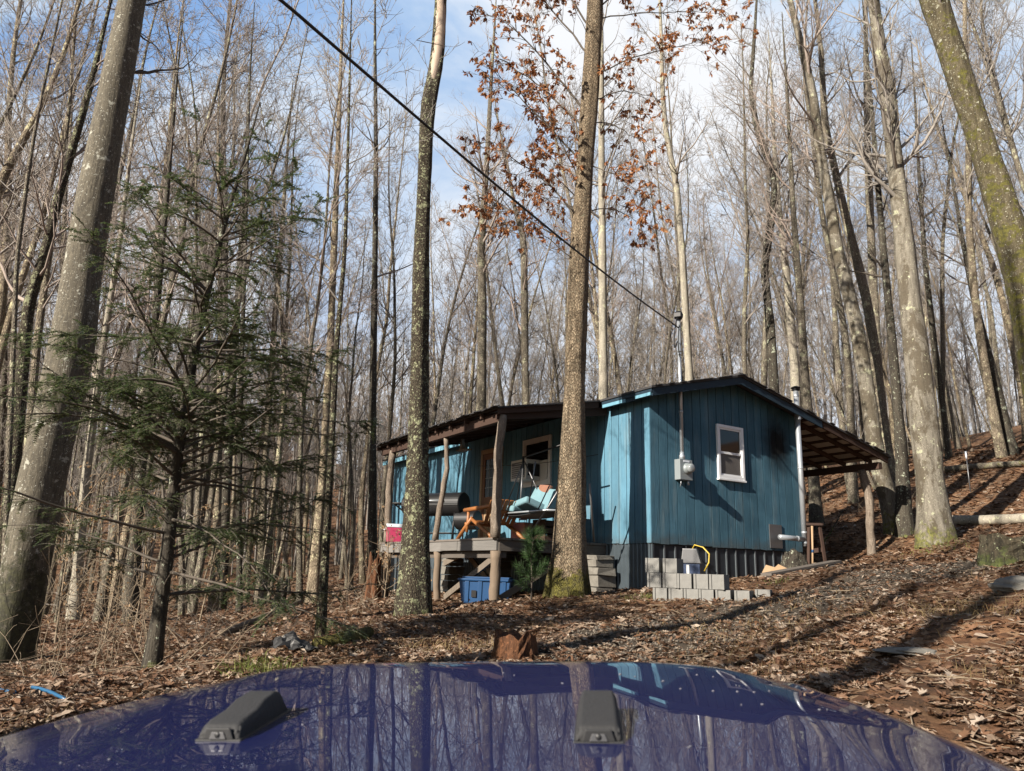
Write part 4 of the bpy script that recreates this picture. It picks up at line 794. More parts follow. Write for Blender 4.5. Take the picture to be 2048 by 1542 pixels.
def build_hemlock():
    rng = np.random.default_rng(12); path = [(303, 1335, 30), (318, 1240, 26), (336, 1100, 24), (345, 1000, 22), (362, 860, 19), (385, 720, 17), (415, 580, 14), (450, 440, 11), (488, 320, 7), (520, 205, 3)]
    P, Rd, Y = px_path(path, 6.7, 0); base = P[0].copy(); base[2] += .35; P = P-base
    root = thing('hemlock_tree', 'young green hemlock with flat drooping sprays at the left, nearest the car', 'evergreen tree', base)
    link_mesh('trunk', trunk_mesh('trunk', P, Rd, rng, 16, .1, .35, .55, .03), M['b_black'], root)
    L = []; V = []; F = []; o = 0; LV = []
    def spray(p, d, l):                                    # a branchlet with two ranks of small flat needles
        nonlocal o
        n = max(5, int(l/.0125)); t = np.linspace(0, 1, n)[:, None]; sd = unit(np.cross(d, (0, 0, 1))+rng.normal(0, .15, 3)); c = p+d*l*t+np.array([0, 0, -1])*(t**2)*l*.22
        L.append((c[::max(1, n//4)][:4] if n >= 8 else np.array([c[0], c[n//3], c[2*n//3], c[-1]]), np.array([.003, .0026, .002, .0015]), 3))
        for s in (-1, 1):
            nl = .022*(1-.45*t)*rng.uniform(.7, 1.25, (n, 1)); b = c+rng.normal(0, .001, (n, 3)); tipp = b+(sd*s*.9+d*.45+rng.normal(0, .16, (n, 3)))*nl; w = d*.0052
            Q = np.stack([b-w, b+w, tipp+w*.8, tipp-w*.8], 1).reshape(-1, 3); V.append(Q); F.append(np.arange(len(Q)).reshape(-1, 4)+o); o += len(Q)
    for k in range(122):
        t = .15+.83*rng.beta(1.9, 2.1); p, d, r = lerp_path(P, Rd, t)
        az = rng.uniform(0, 2*np.pi); l1 = (2.45*(1-t)**.85+.18)*rng.uniform(.45, 1.15)
        dr = unit(np.array([math.cos(az), math.sin(az), .85*t-.05+rng.normal(0, .16)]))
        pts, dd, rr = branch(rng, p, dr, l1, min(r*.45, .016), 10, .09, -.03, 5, L)
        thin = rng.uniform(.5, 1.05)*(1.0 if t < .62 else .55)
        for j in range(int(l1/.055*thin)):
            i = rng.uniform(2.2, 9) if l1 > .8 else rng.uniform(1, 9); a = int(i); q = pts[a]+(pts[min(a+1, 9)]-pts[a])*(i-a); s = 1 if j % 2 else -1
            h = unit(np.cross(dd[a], (0, 0, 1))); d2 = unit(dd[a]*.72+h*s*.75+np.array([0, 0, rng.normal(-.12, .22)])); l2 = rng.uniform(.12, .44)*(1.2-.6*i/9)*(.55+.45*min(1, l1/1.2))
            spray(q, d2, l2)
            for m in range(int(l2/.06)):
                f = rng.uniform(.2, .95); s2 = rng.choice([-1, 1]); h2 = unit(np.cross(d2, (0, 0, 1))); spray(q+d2*l2*f, unit(d2*.75+h2*s2*.7+np.array([0, 0, rng.normal(-.15, .2)])), rng.uniform(.07, .17))
        spray(pts[-1], dd[-1], .14)
    for k in range(16):                                     # dead bare limbs low on the stem
        t = rng.uniform(.10, .45); p, d, r = lerp_path(P, Rd, t); az = rng.uniform(0, 6.28); pts, dd, rr = branch(rng, p, np.array([math.cos(az), math.sin(az), rng.uniform(.1, .8)]), rng.uniform(.5, 1.6), .0055, 8, .12, .02, 4, L)
        for m in range(5): i = rng.integers(2, 8); branch(rng, pts[i], side_dir(rng, dd[i], R(rng.uniform(30, 70))), rng.uniform(.15, .5), .004, 5, .15, 0, 3, L)
    link_mesh('branch', tubes_mesh('branch', L), M['twig_dark'], root)
    link_mesh('foliage', np_mesh('foliage', np.concatenate(V), F), M['hemlock'], root)
def forest_variants():
    vs = []
    spec = [  # height, radius, first branch, count, length, lean, fork
        (20, .125, .36, 38, 3.4, .03, 0), (17, .09, .33, 34, 2.8, .05, 0), (22, .16, .40, 40, 3.8, .03, 1), (14, .062, .28, 32, 2.3, .08, 0), (18, .105, .34, 36, 3.2, .05, 1), (11, .042, .22, 30, 2.0, .10, 0), (15, .075, .30, 34, 2.6, .06, 1), (7.5, .026, .15, 26, 1.5, .13, 0)]
    for k, (h, r, f0, n1, l1, lean, fork) in enumerate(spec):
        rng = np.random.default_rng(200+k); n = 12; P = [np.array([0, 0, -.5])]; d = unit(np.array([rng.normal(0, lean), rng.normal(0, lean), 1]))
        for i in range(n-1):
            d = unit(d+rng.normal(0, .06, 3)+np.array([0, 0, .045])); P.append(P[-1]+d*(h+.5)/(n-1))
        P = np.array(P); Rd = r*(1-.86*np.linspace(0, 1, n)**1.15); me = trunk_mesh('trunk', P, Rd, rng, 9 if r > .1 else 7, .55, .55, .9, .04, 4)
        L = crown_lines(rng, P, Rd, f0, .985, n1, l1, (28, 58), .11, 8, 7, .13, .42, tw=.0058)
        if fork:
            i = 6; q, dd, _ = branch(rng, P[i], side_dir(rng, unit(P[i+1]-P[i]), R(24)), h*.42, Rd[i]*.62, 8, .06, .06, 7, L); L += crown_lines(rng, q, np.linspace(Rd[i]*.6, .015, 8), .2, .98, 14, l1*.75, (28, 58), .11, 7, 7, .13, .42, tw=.0058)
        for j in range(5):                                   # dead stubs low down
            p, dd, rr = lerp_path(P, Rd, rng.uniform(.1, f0)); branch(rng, p, side_dir(rng, dd, R(rng.uniform(55, 90))), rng.uniform(.3, 1.2), .012, 5, .15, 0, 4, L)
        cm = tubes_mesh('crown', L); vs.append((me, cm, h)); me.materials.append(M['b_wood']); cm.materials.append(M['twig'])
    return vs
def build_forest():
    global forest_variants_cache; vs = forest_variants_cache = forest_variants(); rng = np.random.default_rng(77); placed = []; made = 0; tries = 0
    SIZE = ['tall', 'middling', 'tallest stout', 'slim', 'tall forked', 'thin', 'forked slim', 'spindly young']
    def ok(x, y):
        a = (np.array([x, y, 0])-HO) @ HA; b = (np.array([x, y, 0])-HO) @ HB
        if -3.2 < a < 7.2 and -1.5 < b < 12: return False
        if y < 15.5: return False
        if x > 3 and y < 21 and x < .72*y+4 and x > .3*y: return False       # keep the lean-to side open
        for q in placed:
            if (q[0]-x)**2+(q[1]-y)**2 < (1.0+y*.018)**2: return False
        return True
    while made < 262 and tries < 20000:
        tries += 1; y = 16+40*rng.random()**1.1; x = y*rng.uniform(-.86, .86)
        if not ok(x, y): continue
        placed.append((x, y)); k = rng.choice(8, p=[.14, .16, .10, .15, .13, .13, .12, .07]); me, cm, h = vs[k]; s = rng.uniform(.8, 1.2)
        zone = 'in the wood left of the cabin' if x < -.16*y else ('in the wood behind the cabin' if x < .38*y else 'on the slope right of the cabin')
        far = 'far' if y > 42 else 'near'
        root = thing('bare_tree', f'{SIZE[k]} bare tree, {"among the far trunks" if far == "far" else "among the nearer trunks"} {zone}', 'tree', (x, y, g1(x, y)), (rng.normal(0, .055), rng.normal(0, .055), rng.uniform(0, 6.28)), f'bare trees {zone}')
        root.scale = (s, s, s)
        for nm, m in (('trunk', me), ('crown', cm)):
            o = bpy.data.objects.new(nm, m); COL.objects.link(o); o.parent = root
        made += 1
def build_far_wood():
    """past the 262 single trees: the wood that reads as one mass"""
    rng = np.random.default_rng(123); L = []; n = 950
    for k in range(n):
        y = rng.uniform(48, 112); x = y*rng.uniform(-.9, .9); h = rng.uniform(11, 19); r = rng.uniform(.05, .13); b = np.array([x, y, 0]); ln = rng.normal(0, .5, 2)
        q = np.linspace(0, 1, 5)[:, None]; P = b+np.array([0, 0, -.5])+q*np.array([ln[0], ln[1], h])+rng.normal(0, .08, (5, 3)); L.append((P, r*(1-.85*q[:, 0]), 5))
        for j in range(32):
            t = rng.uniform(.25, .98); p = b+np.array([0, 0, -.5])+t*np.array([ln[0], ln[1], h]); a = rng.uniform(0, 6.28); l = rng.uniform(.8, 3.0)*(1.15-t*.8); d = np.array([math.cos(a), math.sin(a), rng.uniform(.5, 1.6)]); d /= np.linalg.norm(d)
            m_ = p+d*l*.5+rng.normal(0, .1, 3); e = p+d*l+np.array([0, 0, .25*l]); L.append((np.array([p, m_, e]), np.array([.03, .02, .010]), 3))
            for z in range(5):
                f = rng.uniform(.2, .9); s0 = p+d*l*f; L.append((np.array([s0, s0+unit(d+rng.normal(0, .6, 3))*l*.4]), np.array([.012, .006]), 3))
    xy = np.array([l[0][0][:2] for l in L if len(l[0]) == 5]); zz = gz(xy[:, 0], xy[:, 1]); i = -1; out = []
    for P, r, k in L:
        if len(P) == 5: i += 1
        P = P+np.array([0, 0, zz[i]]); out.append((P, r, k))
    tag(link_mesh('far_wood', tubes_mesh('far_wood', out), M['farwood']), 'bare grey-brown wood closing off the distance', 'wood', kind='stuff')
def build_wood_behind():
    """the wood goes on behind and beside the car"""
    vs = forest_variants_cache; rng = np.random.default_rng(321); S = np.array([-sun_h[0], -sun_h[1]])
    n = 0
    while n < 22:
        x, y = rng.uniform(-26, 24), rng.uniform(-26, 4)
        if abs(x) < 5 and y > -8: continue
        if x > 0 and y > 1: continue
        q = np.array([x+2, y-11]); along = q @ S; off = q @ np.array([-S[1], S[0]])
        if along > 0 and -9 < off < 9 and rng.random() < .93: continue      # the open side the light comes through
        k = rng.choice(8); me, cm, h = vs[k]
        root = thing('bare_tree', 'bare tree in the wood round the parked car, outside the view', 'tree', (x, y, g1(x, y)), (0, 0, rng.uniform(0, 6.28)), 'bare trees round the car')
        for nm, m in (('trunk', me), ('crown', cm)):
            o = bpy.data.objects.new(nm, m); COL.objects.link(o); o.parent = root
        n += 1
def build_side_trunks():
    rng = np.random.default_rng(9)
    for k, (x, y, r, lab) in enumerate(((-4.9, 2.2, .17, 'nearer straight trunk to the left of the car, outside the view'), (-4.6, -.9, .2, 'further straight trunk to the left of the car, outside the view'), (-7.5, -2.2, .15, 'slim straight trunk left behind the car, outside the view'))):
        z = g1(x, y); P = np.array([(0, 0, -.4), (.05, 0, 2), (.02, .06, 5), (.1, 0, 9), (.15, .1, 14)], float); Rd = np.array([r, r*.95, r*.85, r*.6, r*.2]); o = thing('tree', lab, 'tree', (x, y, z)); link_mesh('trunk', trunk_mesh('trunk', P, Rd, rng, 18, .2), M['b_wood'], o)
        link_mesh('crown', tubes_mesh('crown', crown_lines(rng, P, Rd, .5, .98, 16, 2.4)), M['twig'], o)
build_hero_trees()
build_hemlock()
build_forest()
build_far_wood()
build_wood_behind()
build_side_trunks()
# ------------------------------------------------------------------ things round the cabin
def on_ground(px, py): p = ground_hit(px, py); p[2] = g1(p[0], p[1]); return p
FACE = R(0)
def build_blocks():
    def block(name, loc, rot, label):
        m = MB(); W, D, Hh = .19, .39, .19; t = .03
        m.b2((-W/2, 0, 0), (-W/2+t, D, Hh)); m.b2((W/2-t, 0, 0), (W/2, D, Hh))
        for y0, y1 in ((.014, .044), (D/2-.016, D/2+.016), (D-.044, D-.014)): m.b2((-W/2+t, y0, .001), (W/2-t, y1, Hh-.001))
        o = m.build(name, M['block'], None, bevel=.004); o.location = loc; o.rotation_euler = rot; return tag(o, label, 'block', 'concrete blocks stacked by the gable wall')
    rng = np.random.default_rng(6); base = at_depth(1308, 1200, 10.35); psi = R(26); u = np.array([math.cos(psi), -math.sin(psi), 0]); n = np.array([math.sin(psi), math.cos(psi), 0])
    base[2] = min(base[2], g1(base[0], base[1])+.02)-.03
    rows = [(0, -.02, ['leftmost', 'second from left', 'middle', 'fourth from left', 'rightmost'], 'bottom row of the stack'), (1, -.10, ['leftmost', 'second from left', 'middle', 'fourth from left', 'rightmost'], 'middle row of the stack'), (2, -.13, ['left', 'right'], 'top row of the stack')]
    for r, off, names, where in rows:
        for k, nm in enumerate(names):
            x = off+.1+k*.205+rng.uniform(-.006, .006)+(.03 if (r == 2 and k == 1) else 0); y = rng.uniform(-.02, .03)+.02*r
            block('concrete_block', base+u*x+n*y+ZZ*(.193*r), (0, 0, -psi+rng.uniform(-.03, .03)), f'{nm} grey concrete block in the {where}')
    for k, (x, y, nm) in enumerate(((1.12, .10, 'low grey concrete block just right of the stack'), (1.34, .0+.02, 'low outer concrete block furthest right of the stack'))):
        block('concrete_block', base+u*x+n*(y if k == 0 else .36)+ZZ*(.0+.02*k), (0, 0, -psi+.05*k), nm)
    # second layer behind the front one
    for k in range(3): block('concrete_block', base+u*(.0+.1+k*.205)+n*.44+ZZ*0.02, (0, 0, -psi), ['left', 'middle', 'right'][k]+' hidden-end concrete block in the rear row of the stack')
    p = at_depth(1384, 1142, 11.9); p[2] = g1(p[0], p[1])-.01
    t = thing('pump_housing', 'small blue box with a sloping grey top behind the concrete blocks', 'pump', p, -R(20)); h = at_depth(1384, 1098, 11.9)[2]-p[2]
    m = MB(); m.b2((-.13, -.1, 0), (.13, .12, h*.62)); m.build('body', M['navy'], t, bevel=.01)
    m = MB(); m.prism([(-.15, h*.62), (.15, h*.62), (.09, h), (-.12, h)], (0, -.12, 0), (1, 0, 0), (0, 0, 1), (0, .26, 0)); m.build('lid', M['steel'], t, bevel=.008)
    m = MB(); m.b2((-.07, -.106, h*.35), (-.03, -.101, h*.58)); m.build('label_plate', M['ac'], t)
    m = MB(); q = [(.02, -.02, h), (.05, -.02, h+.06), (.18, -.03, h+.03), (.27, -.03, h-.07), (.26, -.03, h-.2), (.19, -.03, h-.33)]; m.tube(q, .012, 8); o = m.build('hose', M['yellow'], t)
def build_porch_things():
    rng = np.random.default_rng(15)
    # cooler
    t = thing('cooler', 'red picnic cooler with a white lid on the porch corner', 'cooler', H(-1.98, 5.62, .005), TH-R(25))
    m = MB(); m.prism([(-.30, 0), (.30, 0), (.32, .30), (-.32, .30)], (0, -.18, 0), (1, 0, 0), (0, 0, 1), (0, .36, 0)); m.build('body', M['red'], t, bevel=.02)
    t.rotation_euler = (0, 0, R(12))
    m = MB(); m.b2((-.33, -.19, .303), (.33, .19, .375)); m.build('lid', M['whitepl'], t, bevel=.018)
    m = MB(); m.tube([(.2, -.2, .26), (.2, -.225, .24), (.2, -.225, .13)], .012, 8); m.build('handle', M['whitepl'], t)
    m = MB(); m.tube([(-.345, -.12, .24), (-.37, -.12, .26), (-.37, .12, .26), (-.345, .12, .24)], .012, 8); m.build('handle', M['whitepl'], t)
    # smoker grill: long barrel, offset firebox, shelf
    t = thing('smoker_grill', 'black barrel smoker grill with a side firebox on the porch', 'grill', H(-1.22, 5.25, .0), TH+.5)
    m = MB(); m.lathe([(.02, -.765), (.235, -.765), (.25, -.75), (.25, .72), (.235, .735), (.02, .735)], (0, .2, .84), 36, 1, smooth=False); bd = m.build('barrel', M['black'], t)
    m = MB(); m.tube([(-.24, -.2, .9), (-.31, -.2, .9), (-.31, .6, .9), (-.24, .6, .9)], .012, 8); m.build('lid_handle', M['galv'], bd)
    m = MB(); m.b2((-.262, -.56, .805), (.262, .92, .822)); m.build('rim_band', M['blackpl'], bd)
    m = MB(); m.lathe([(.02, -.485), (.185, -.485), (.2, -.47), (.2, .0), (.185, .015), (.02, .015)], (0, -.44, .50), 36, 1, smooth=False); m.build('firebox', M['black'], t)
    m = MB(); m.b2((-.24, .97, .86), (.24, 1.32, .885)); m.bar((0, .97, .66), (0, 1.28, .86), .03, .03); m.build('side_shelf', M['blackpl'], t, bevel=.004)
    m = MB(); m.tube([(.06, .86, 1.03), (.06, .86, 1.42)], .04, 12); m.lathe([(.06, 1.42), (.065, 1.44), (.02, 1.47)], (.06, .86, 0), 12); m.build('chimney', M['black'], t)
    for x in (-.2, .2):
        for y in (-.42, .82): 
            m = MB(); m.tube([(x*.7, y, .68), (x*1.1, y*1.02, .02)], .018, 8); m.build('leg', M['black'], t)
    m = MB(); m.b2((-.2, -.36, .22), (.2, .78, .235)); m.build('lower_shelf', M['blackpl'], t)
    # log chair
    t = thing('log_chair', 'orange-stained log armchair at the front of the porch', 'chair', H(-1.55, 2.55, .0), TH)
    def lb(p, q, r): return MB().tube([p, tuple((np.array(p)+np.array(q))/2+rng.normal(0, .004, 3)), q], [r, r*1.04, r*.96], 10)
    for s in (-.33, .33):
        lb((s, .70, .02), (s, .16, .40), .035).build('front_leg', M['chair'], t); lb((s, -.62, .02), (s, .18, .38), .032).build('rear_leg', M['chair'], t)
        lb((s*1.05, .42, .55), (s*1.0, -.46, .58), .038).build('armrest', M['chair'], t); lb((s, .34, .15), (s, .30, .54), .03).build('arm_support', M['chair'], t)
    lb((-.36, .36, .30), (.36, .36, .30), .03).build('stretcher', M['chair'], t)
    for k in range(6): MB().box((0, .30-.09*k, .36-.012*k), (.64, .075, .028)).build('seat_slat', M['chair'], t, bevel=.008)
    for k in range(7):
        x = -.27+.09*k; MB().bar((x, -.22, .28), (x*1.15, -.52, .68+.03*math.cos((k-3)*.5)), .072, .026, up=(0, 1, .5)).build('back_slat', M['chair'], t, bevel=.01)
    MB().bar((-.36, -.40, .50), (.36, -.40, .50), .05, .03, up=(0, 1, .5)).build('back_rail', M['chair'], t, bevel=.006)
    # hanging lounger on a steel frame
    t = thing('canopy_swing', 'grey steel porch swing with slumped teal cushions', 'swing', H(-1.15, 1.75, 0), TH)
    fr = MB(); z = .55
    def tb(*pts, r=.018): return MB().tube(pts, r, 8)
    m = tb((-.45, -.45, .0), (-.25, -.80, .55), (.05, -1.05, 1.22)); m.build('frame_leg', M['steel'], t)
    m = tb((-.12, -.62, .92), (-.28, -.45, .42), r=.011); m.tube([(-.42, -.62, 1.30), (-.36, -.36, .62)], .011, 8); m.build('strut', M['steel'], t)
    m = tb((.55, -1.0, .0), (.1, -1.45, .9)); m.build('frame_leg', M['steel'], t)
    m = tb((.0, .42, 1.45), (-.1, .88, .55), r=.014); m.tube([(.0, .42, 1.45), (-.15, .25, .60)], .014, 8); m.tube([(.02, .40, 1.45), (.35, .12, .55)], .012, 8); m.tube([(.0, .44, 1.45), (.2, .95, .60)], .012, 8); m.build('hanger', M['steel'], t)
    m = tb((.0, .42, 1.22), (.0, .42, 1.55), r=.02); m.tube([(0, .42, 1.53), (0, -.9, 1.62)], .016, 8); m.build('crossbar', M['black'], t)
    m = tb((-.32, .92, .49), (-.36, -.9, .47), r=.016); m.tube([(.32, .92, .52), (.32, -.9, .5)], .016, 8); m.tube([(-.32, .92, .49), (.32, .92, .52)], .016, 8); m.tube([(-.36, -.9, .47), (.32, -.9, .5)], .016, 8); m.build('seat_frame', M['galv'], t)
    # sagging sling
    V = []; F = []; nx_, ny_ = 7, 13
    for i in range(ny_):
        for j in range(nx_):
            y = .92-1.82*i/(ny_-1); x = -.33+.65*j/(nx_-1); V.append((x, y, .495-.10*math.sin(math.pi*i/(ny_-1))*(.6+.4*math.sin(math.pi*j/(nx_-1)))))
    for i in range(ny_-1):
        for j in range(nx_-1): F.append((i*nx_+j, i*nx_+j+1, (i+1)*nx_+j+1, (i+1)*nx_+j))
    me = MB().add(V, F, True).build('sling', M['blackpl'], t); mod = me.modifiers.new('thick', 'SOLIDIFY'); mod.thickness = .012
    def cushion(n, c, d, rot, mat):
        m = MB(); m.box(c, d, rot=np.array(Matrix.Rotation(rot[2], 3, 'Z') @ Matrix.Rotation(rot[0], 3, 'X') @ Matrix.Rotation(rot[1], 3, 'Y'))); o = m.build(n, M[mat], t, bevel=min(d)*.42, seg=4)
        for p in o.data.polygons: p.use_smooth = True
        return o
    cushion('cushion', (-.10, .55, .56), (.50, .62, .11), (.10, .12, .1), 'cushion'); cushion('cushion', (-.02, .12, .60), (.48, .55, .13), (-.12, .35, -.1), 'cushion')
    cushion('back_cushion', (.20, .0, .74), (.12, .72, .42), (.15, .45, .05), 'cushion'); cushion('back_cushion', (.16, -.60, .70), (.12, .66, .40), (-.05, .42, -.05), 'cushion')
    cushion('pillow', (.26, .06, .93), (.10, .34, .16), (.1, .3, 0), 'pillow'); cushion('pillow', (.24, -.52, .90), (.10, .34, .16), (-.1, .3, 0), 'pillow')
    # red can and crate below the swing
    t = thing('fuel_can', 'faded red can standing on the porch boards under the swing', 'can', H(-.95, 2.45, 0), TH+.3)
    m = MB(); m.b2((-.14, -.17, 0), (.14, .17, .36)); m.build('body', M['rustred'], t, bevel=.03)
    m = MB(); m.tube([(-.0, -.1, .34), (0, -.1, .42), (0, .08, .42), (0, .08, .34)], .016, 8); m.build('handle', M['rustred'], t)
    m = MB(); m.tube([(-.02, .14, .34), (-.1, .2, .46)], .018, 8); m.build('spout', M['yellow'], t)
    t = thing('crate', 'dark wooden crate behind the red can on the porch', 'crate', H(-.75, 1.95, 0), TH)
    for x in (-.16, .16): MB().b2((x-.012, -.2, 0), (x+.012, .2, .40)).build('side', M['rafter'], t)
    for y in (-.19, .19):
        for k in range(3): MB().b2((-.147, y-.01, .02+.13*k), (.147, y+.01, .12+.13*k)).build('slat', M['rafter'], t)
    MB().b2((-.147, -.179, 0), (.147, .179, .015)).build('base', M['rafter'], t)
    # jar on the eave shelf
    t = thing('glass_jar', 'clear glass jar on a small ledge under the porch roof', 'jar', H(-1.45, 4.02, 1.86), TH)
    MB().lathe([(.03, 0), (.055, .005), (.058, .12), (.05, .15), (.036, .17), (.036, .20)], (0, 0, 0), 18).build('glass', M['mglass'], t)
    MB().lathe([(.04, .195), (.041, .225), (.02, .23)], (0, 0, 0), 18).build('lid', M['steel'], t)
    m = MB(); m.b2((-.08, -.25, -.025), (.08, .12, -.002)); m.tube([(0, .0, -.02), (.0, .0, -.01)], .01, 6); o = m.build('ledge', M['brace'], t)
    m = MB(); m.tube([(0, -.2, -.01), (0, -.2, .52)], .004, 6); m.tube([(0, .08, -.01), (0, .08, .52)], .004, 6); m.build('wire', M['cable'], t)
    # air conditioner
    t = thing('air_conditioner', 'boxy off-white air conditioner jutting from the porch window', 'air conditioner', H(-.05, 3.52, 1.29), TH)
    m = MB(); m.b2((-.34, -.28, 0), (.03, .30, .42)); bd = m.build('case', M['ac'], t, bevel=.012)
    m = MB(); m.b2((-.345, -.235, .05), (-.341, .255, .37)); m.build('rear_grille', M['steel'], t)
    for k in range(2): MB().b2((-.30+.155*k, -.2845, .08), (-.165+.155*k, -.2805, .33)).build('side_vent', M['dark'], t)
    for k in range(7): MB().b2((-.352, -.235, .075+.042*k), (-.3455, .255, .084+.042*k)).build('fin', M['ac'], t)
    m = MB(); m.b2((-.0, -.52, .0), (.02, -.283, .40)); m.build('side_panel', M['ac'], t)
    # blue storage tote under the deck
    p = at_depth(973, 1205, 13.1); p[2] = g1(p[0], p[1])-.01
    t = thing('storage_tote', 'blue plastic storage tote on the ground under the porch', 'tote', p, R(-8))
    m = MB(); m.prism([(-.38, 0), (.38, 0), (.44, .36), (-.44, .36)], (0, -.23, 0), (1, 0, 0), (0, 0, 1), (0, .46, 0))
    for x in (-.30, -.08, .12, .32): m.prism([(x-.03, .02), (x+.03, .02), (x+.035, .355), (x-.035, .355)], (0, -.245, 0), (1, 0, 0), (0, 0, 1), (0, .014, 0))
    m.build('bin', M['tote'], t, bevel=.006); m = MB(); m.b2((-.46, -.26, .362), (.46, .26, .40)); m.b2((-.40, -.2, .4), (.40, .2, .43)); m.build('lid', M['tote'], t, bevel=.012)
    m = MB(); m.b2((-.22, -.252, .10), (-.14, -.246, .21)); m.build('latch', M['dark'], t)
def rot_stump(name, label, p, r0, r1, h, mat, seed, jag=.1, cat='stump', tilt=0):
    rng = np.random.default_rng(seed); k = 26; n = 10; a = np.arange(k)*2*np.pi/k; ph = rng.uniform(0, 6.28, 4); top = h*(1+jag*(np.sin(2*a+ph[0])+.7*np.sin(5*a+ph[1]))+rng.normal(0, jag*.5, k)); V = []; F = []
    for i in range(n):
        f = i/(n-1); r = (r0+(r1-r0)*f**.6)*(1+.08*np.sin(4*a+ph[2])+.05*np.sin(7*a+ph[3])+rng.normal(0, .035, k))
        V += [(r[j]*math.cos(a[j])+tilt*f*h, r[j]*math.sin(a[j]), -.15+(top[j]+.15)*f) for j in range(k)]
    for i in range(n-1):
        for j in range(k): F.append((i*k+j, i*k+(j+1) % k, (i+1)*k+(j+1) % k, (i+1)*k+j))
    o0 = len(V); V += [(r1*.55*math.cos(b)+tilt*h, r1*.55*math.sin(b), h*(.72+rng.normal(0, jag*.5))) for b in a]; V.append((tilt*h, 0, h*.6))
    for j in range(k): F += [((n-1)*k+j, (n-1)*k+(j+1) % k, o0+(j+1) % k, o0+j), (o0+j, o0+(j+1) % k, len(V)-1)]
    o = MB().add(V, F).build(name, M[mat]); o.location = p; return tag(o, label, cat)
def log_thing(name, label, cat, pts, r, mat, sides=16, taper=.85):
    pts = np.array(pts, float); c = pts.mean(0); n = 9; t = np.linspace(0, 1, n); s = np.linspace(0, 1, len(pts)); q = np.stack([np.interp(t, s, pts[:, i]) for i in range(3)], 1)-c
    rng = np.random.default_rng(int(abs(c[0]*100))); q += rng.normal(0, r*.07, q.shape); m = MB(); m.tube(q, np.linspace(r, r*taper, n)*(1+rng.normal(0, .03, n)), sides); o = m.build(name, M[mat]); o.location = c; return tag(o, label, cat)
